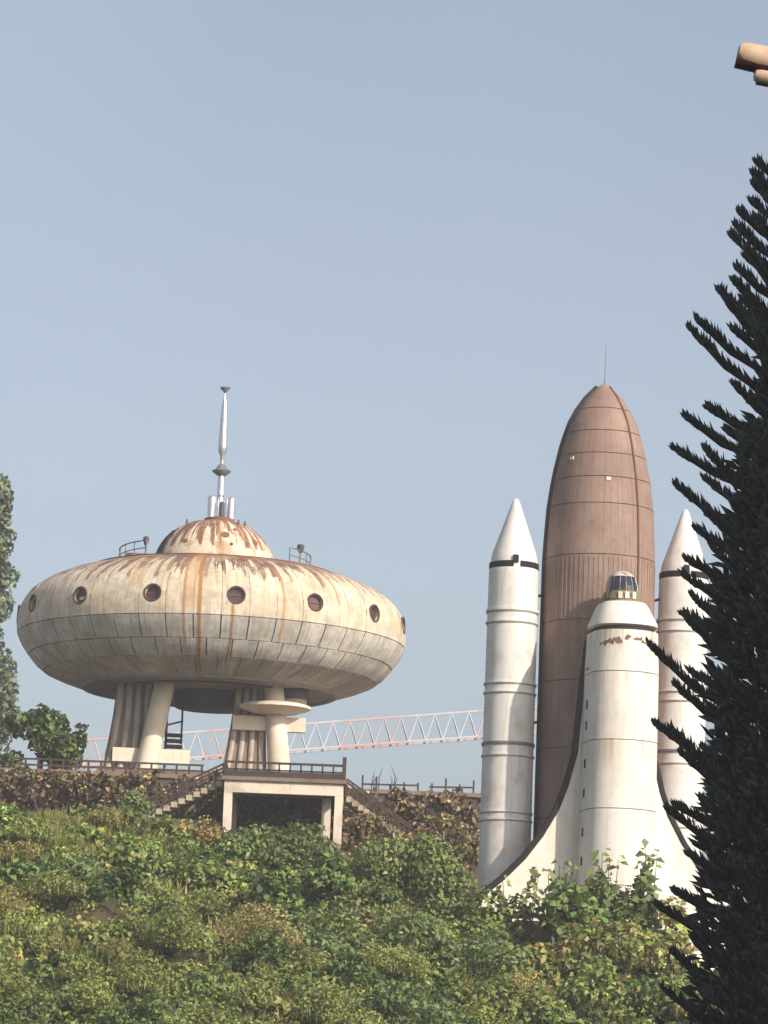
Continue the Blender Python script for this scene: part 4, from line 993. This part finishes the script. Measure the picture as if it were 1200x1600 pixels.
for q in zc:                                     # dense twigs round the trunk
    uu = ttop - q; rmax = min(1.9, max(0.15, 2.85 * (1 - math.exp(-uu / 4.6)) - 1.0 - 0.25 * (uu < 7))); a_ = rnd.random() * 6.28; r_ = rmax * math.sqrt(rnd.random())
    p0_ = Vector((math.cos(a_) * r_, math.sin(a_) * r_, q)); d = Vector((math.cos(a_) * 0.6 + rnd.uniform(-.5, .5), math.sin(a_) * 0.6 + rnd.uniform(-.5, .5), rnd.uniform(0.0, 1.0))).normalized()
    A.append(p0_); B.append(p0_ + d * rnd.uniform(0.35, 0.6)); R_.append(rnd.uniform(0.05, 0.085))
A = np.array(A); B = np.array(B); R_ = np.array(R_); N = len(A)
d = unit(B - A); e1 = unit(np.cross(d, np.array([0.31, 0.52, 0.79]))); e2 = np.cross(d, e1); mid = A * 0.45 + B * 0.55
ring = [mid + (e1 * math.cos(q) + e2 * math.sin(q)) * R_[:, None] for q in (0, 2.094, 4.189)]
vv = np.stack([A, ring[0], ring[1], ring[2], B], 1).reshape(-1, 3); o = (np.arange(N) * 5)[:, None]
tri = np.concatenate([o + np.array([[0, 2, 1]]), o + np.array([[0, 3, 2]]), o + np.array([[0, 1, 3]]), o + np.array([[4, 1, 2]]), o + np.array([[4, 2, 3]]), o + np.array([[4, 3, 1]])]).astype(np.int32)
me = bpy.data.meshes.new('crown'); me.vertices.add(len(vv)); me.vertices.foreach_set('co', vv.astype(np.float32).ravel())
me.loops.add(tri.size); me.loops.foreach_set('vertex_index', tri.ravel()); me.polygons.add(len(tri)); me.polygons.foreach_set('loop_start', np.arange(0, tri.size, 3, dtype=np.int32))
me.update(calc_edges=True); me.validate()
at = me.attributes.new('tint', 'FLOAT_COLOR', 'POINT'); tc = np.ones((N, 5, 4), np.float32); tc[:, :, :3] = (np.array([0.020, 0.036, 0.034]) * (1 + RNG.normal(size=(N, 1)) * 0.2).clip(0.5, 1.6))[:, None, :]
at.data.foreach_set('color', tc.ravel()); me.materials.append(NEEDLE)
link('crown', me, pine)
limbs.build('limbs', weathered('pine_twig', (0.022, 0.026, 0.022), (0.03, 0.022, 0.018), 0.5, 3, 0.9), pine)

# ------------------------------------------------------------------ lamp post at the upper right
LY = 30.0
l0 = P(1152, 83, LY); l1 = P(1262, 108, LY); sl_ = scale_at(l0)
pole_x = P(1330, 300, LY).x
lamp = thing('lamp_post', 'tan double-barrelled lamp fitting poking in at the top right corner', 'lamp', (pole_x, LY, 0))
base = Vector((pole_x, LY, 0)); a = l0 - base; b = l1 - base
MB().tube([(0, 0, -0.2), (0, 0, a.z + 0.1)], [0.09, 0.06], 12).build('pole', TAN, lamp)
def head(a, b, r, name='lamp_head'):
    d = (b - a)
    h_ = MB().tube([a, a + d * 0.02, a + d * 0.10, a + d * 0.3, a + d * 0.9, b], [r * 0.45, r * 0.8, r, r * 1.05, r, r * 0.8], 18).build(name, TAN, lamp)
    return h_
h1 = head(a, b, 20 * sl_); 
MB().tube([a + (b - a) * -0.01 + Vector((0, -0.0, -8 * sl_)), a + (b - a) * 0.95 + Vector((0, 0, -9 * sl_))], 16.5 * sl_, 14).build('lens', weathered('lamp_lens_brown', (0.05, 0.02, 0.02), (0.03, 0.015, 0.015), 0.5, 5, 0.4), h1)
a2 = P(1178, 116, LY) - base; b2 = P(1290, 138, LY) - base
h2 = head(a2, b2, 13 * sl_)
MB().tube([a2 + (b2 - a2) * 0.04 + Vector((0, 0, -6 * sl_)), a2 + (b2 - a2) * 0.95 + Vector((0, 0, -6 * sl_))], 10 * sl_, 14).build('lens', UDARK, h2)
MB().tube([b, Vector((0, 0, b.z - 0.05))], 0.04, 8).build('arm', TAN, lamp); MB().tube([b2, Vector((0, 0, b2.z - 0.1))], 0.035, 8).build('arm', TAN, lamp)

# ------------------------------------------------------------------ small rusty roof in the bushes
rp = P(822, 1428, 179.8); s = scale_at(rp); g = float(hfield(rp.x, 179.8))
hut = thing('rusty_shed', 'small rusty brown shed roof showing among bushes below the wing', 'shed', (rp.x, 179.8, g - 0.1))
hh = rp.z - g + 0.1
MB().box((0.3, 0.4, (hh - 0.3) / 2), (1.6, 1.2, hh - 0.3)).build('wall', BROWNC, hut, 0)
MB().prism([(-1.0, -0.25), (-0.4, 0.05), (0.5, 0.05), (1.5, -0.75), (1.5, -0.85), (0.5, -0.08), (-0.4, -0.08), (-1.0, -0.36)], (1, 0, 0), (0, 0, 1), (0, 1, 0), 1.6, (0, -0.4, hh)).build('roof', weathered('rust_sheet', (0.30, 0.12, 0.06), (0.16, 0.07, 0.04), 0.7, 2, 0.85), hut, 0)

# ------------------------------------------------------------------ unseen block added beside the camera to shade the pine
blk = thing('pine_shade_block', 'tall plain unseen block added right of the viewpoint to shade the pine', 'building', (tx + 32 * math.sin(SUN_AZ), TY - 32 * math.cos(SUN_AZ), 0), SUN_AZ)
BH = 44
MB().box((0, 0, BH / 2), (15, 11, BH)).build('wall', CONC, blk, 0)
MB().box((0, 0, BH + 0.4), (15.6, 11.6, 0.8)).build('roof', BROWNC, blk, 0)
wm = MB().box((0, 0, 0), (1.6, 0.16, 1.5)).mesh('window', GLASSD, 0)
for f in range(13):
    for k in range(4):
        for yy in (-5.52, 5.52): link('window', wm, blk, (-5.4 + k * 3.6, yy, 2 + f * 3.2))
# ------------------------------------------------------------------ haze
HZ = bpy.data.materials.new('haze_air'); HZ.use_nodes = True; hn = HZ.node_tree
for n in list(hn.nodes): hn.nodes.remove(n)
ho = hn.nodes.new('ShaderNodeOutputMaterial'); hv = hn.nodes.new('ShaderNodeVolumePrincipled')
hv.inputs['Color'].default_value = (0.95, 0.95, 1.0, 1); hv.inputs['Density'].default_value = 0.00036; hv.inputs['Anisotropy'].default_value = 0.0
hn.links.new(hv.outputs[0], ho.inputs['Volume'])
tag(MB().box((0, 0, 23.5), (5100, 5100, 49)).build('haze', HZ, None, 0), 'thin pale daytime haze over the whole place', 'haze', kind='stuff')
print('scrub plants', cnt, 'pine spindles', N)
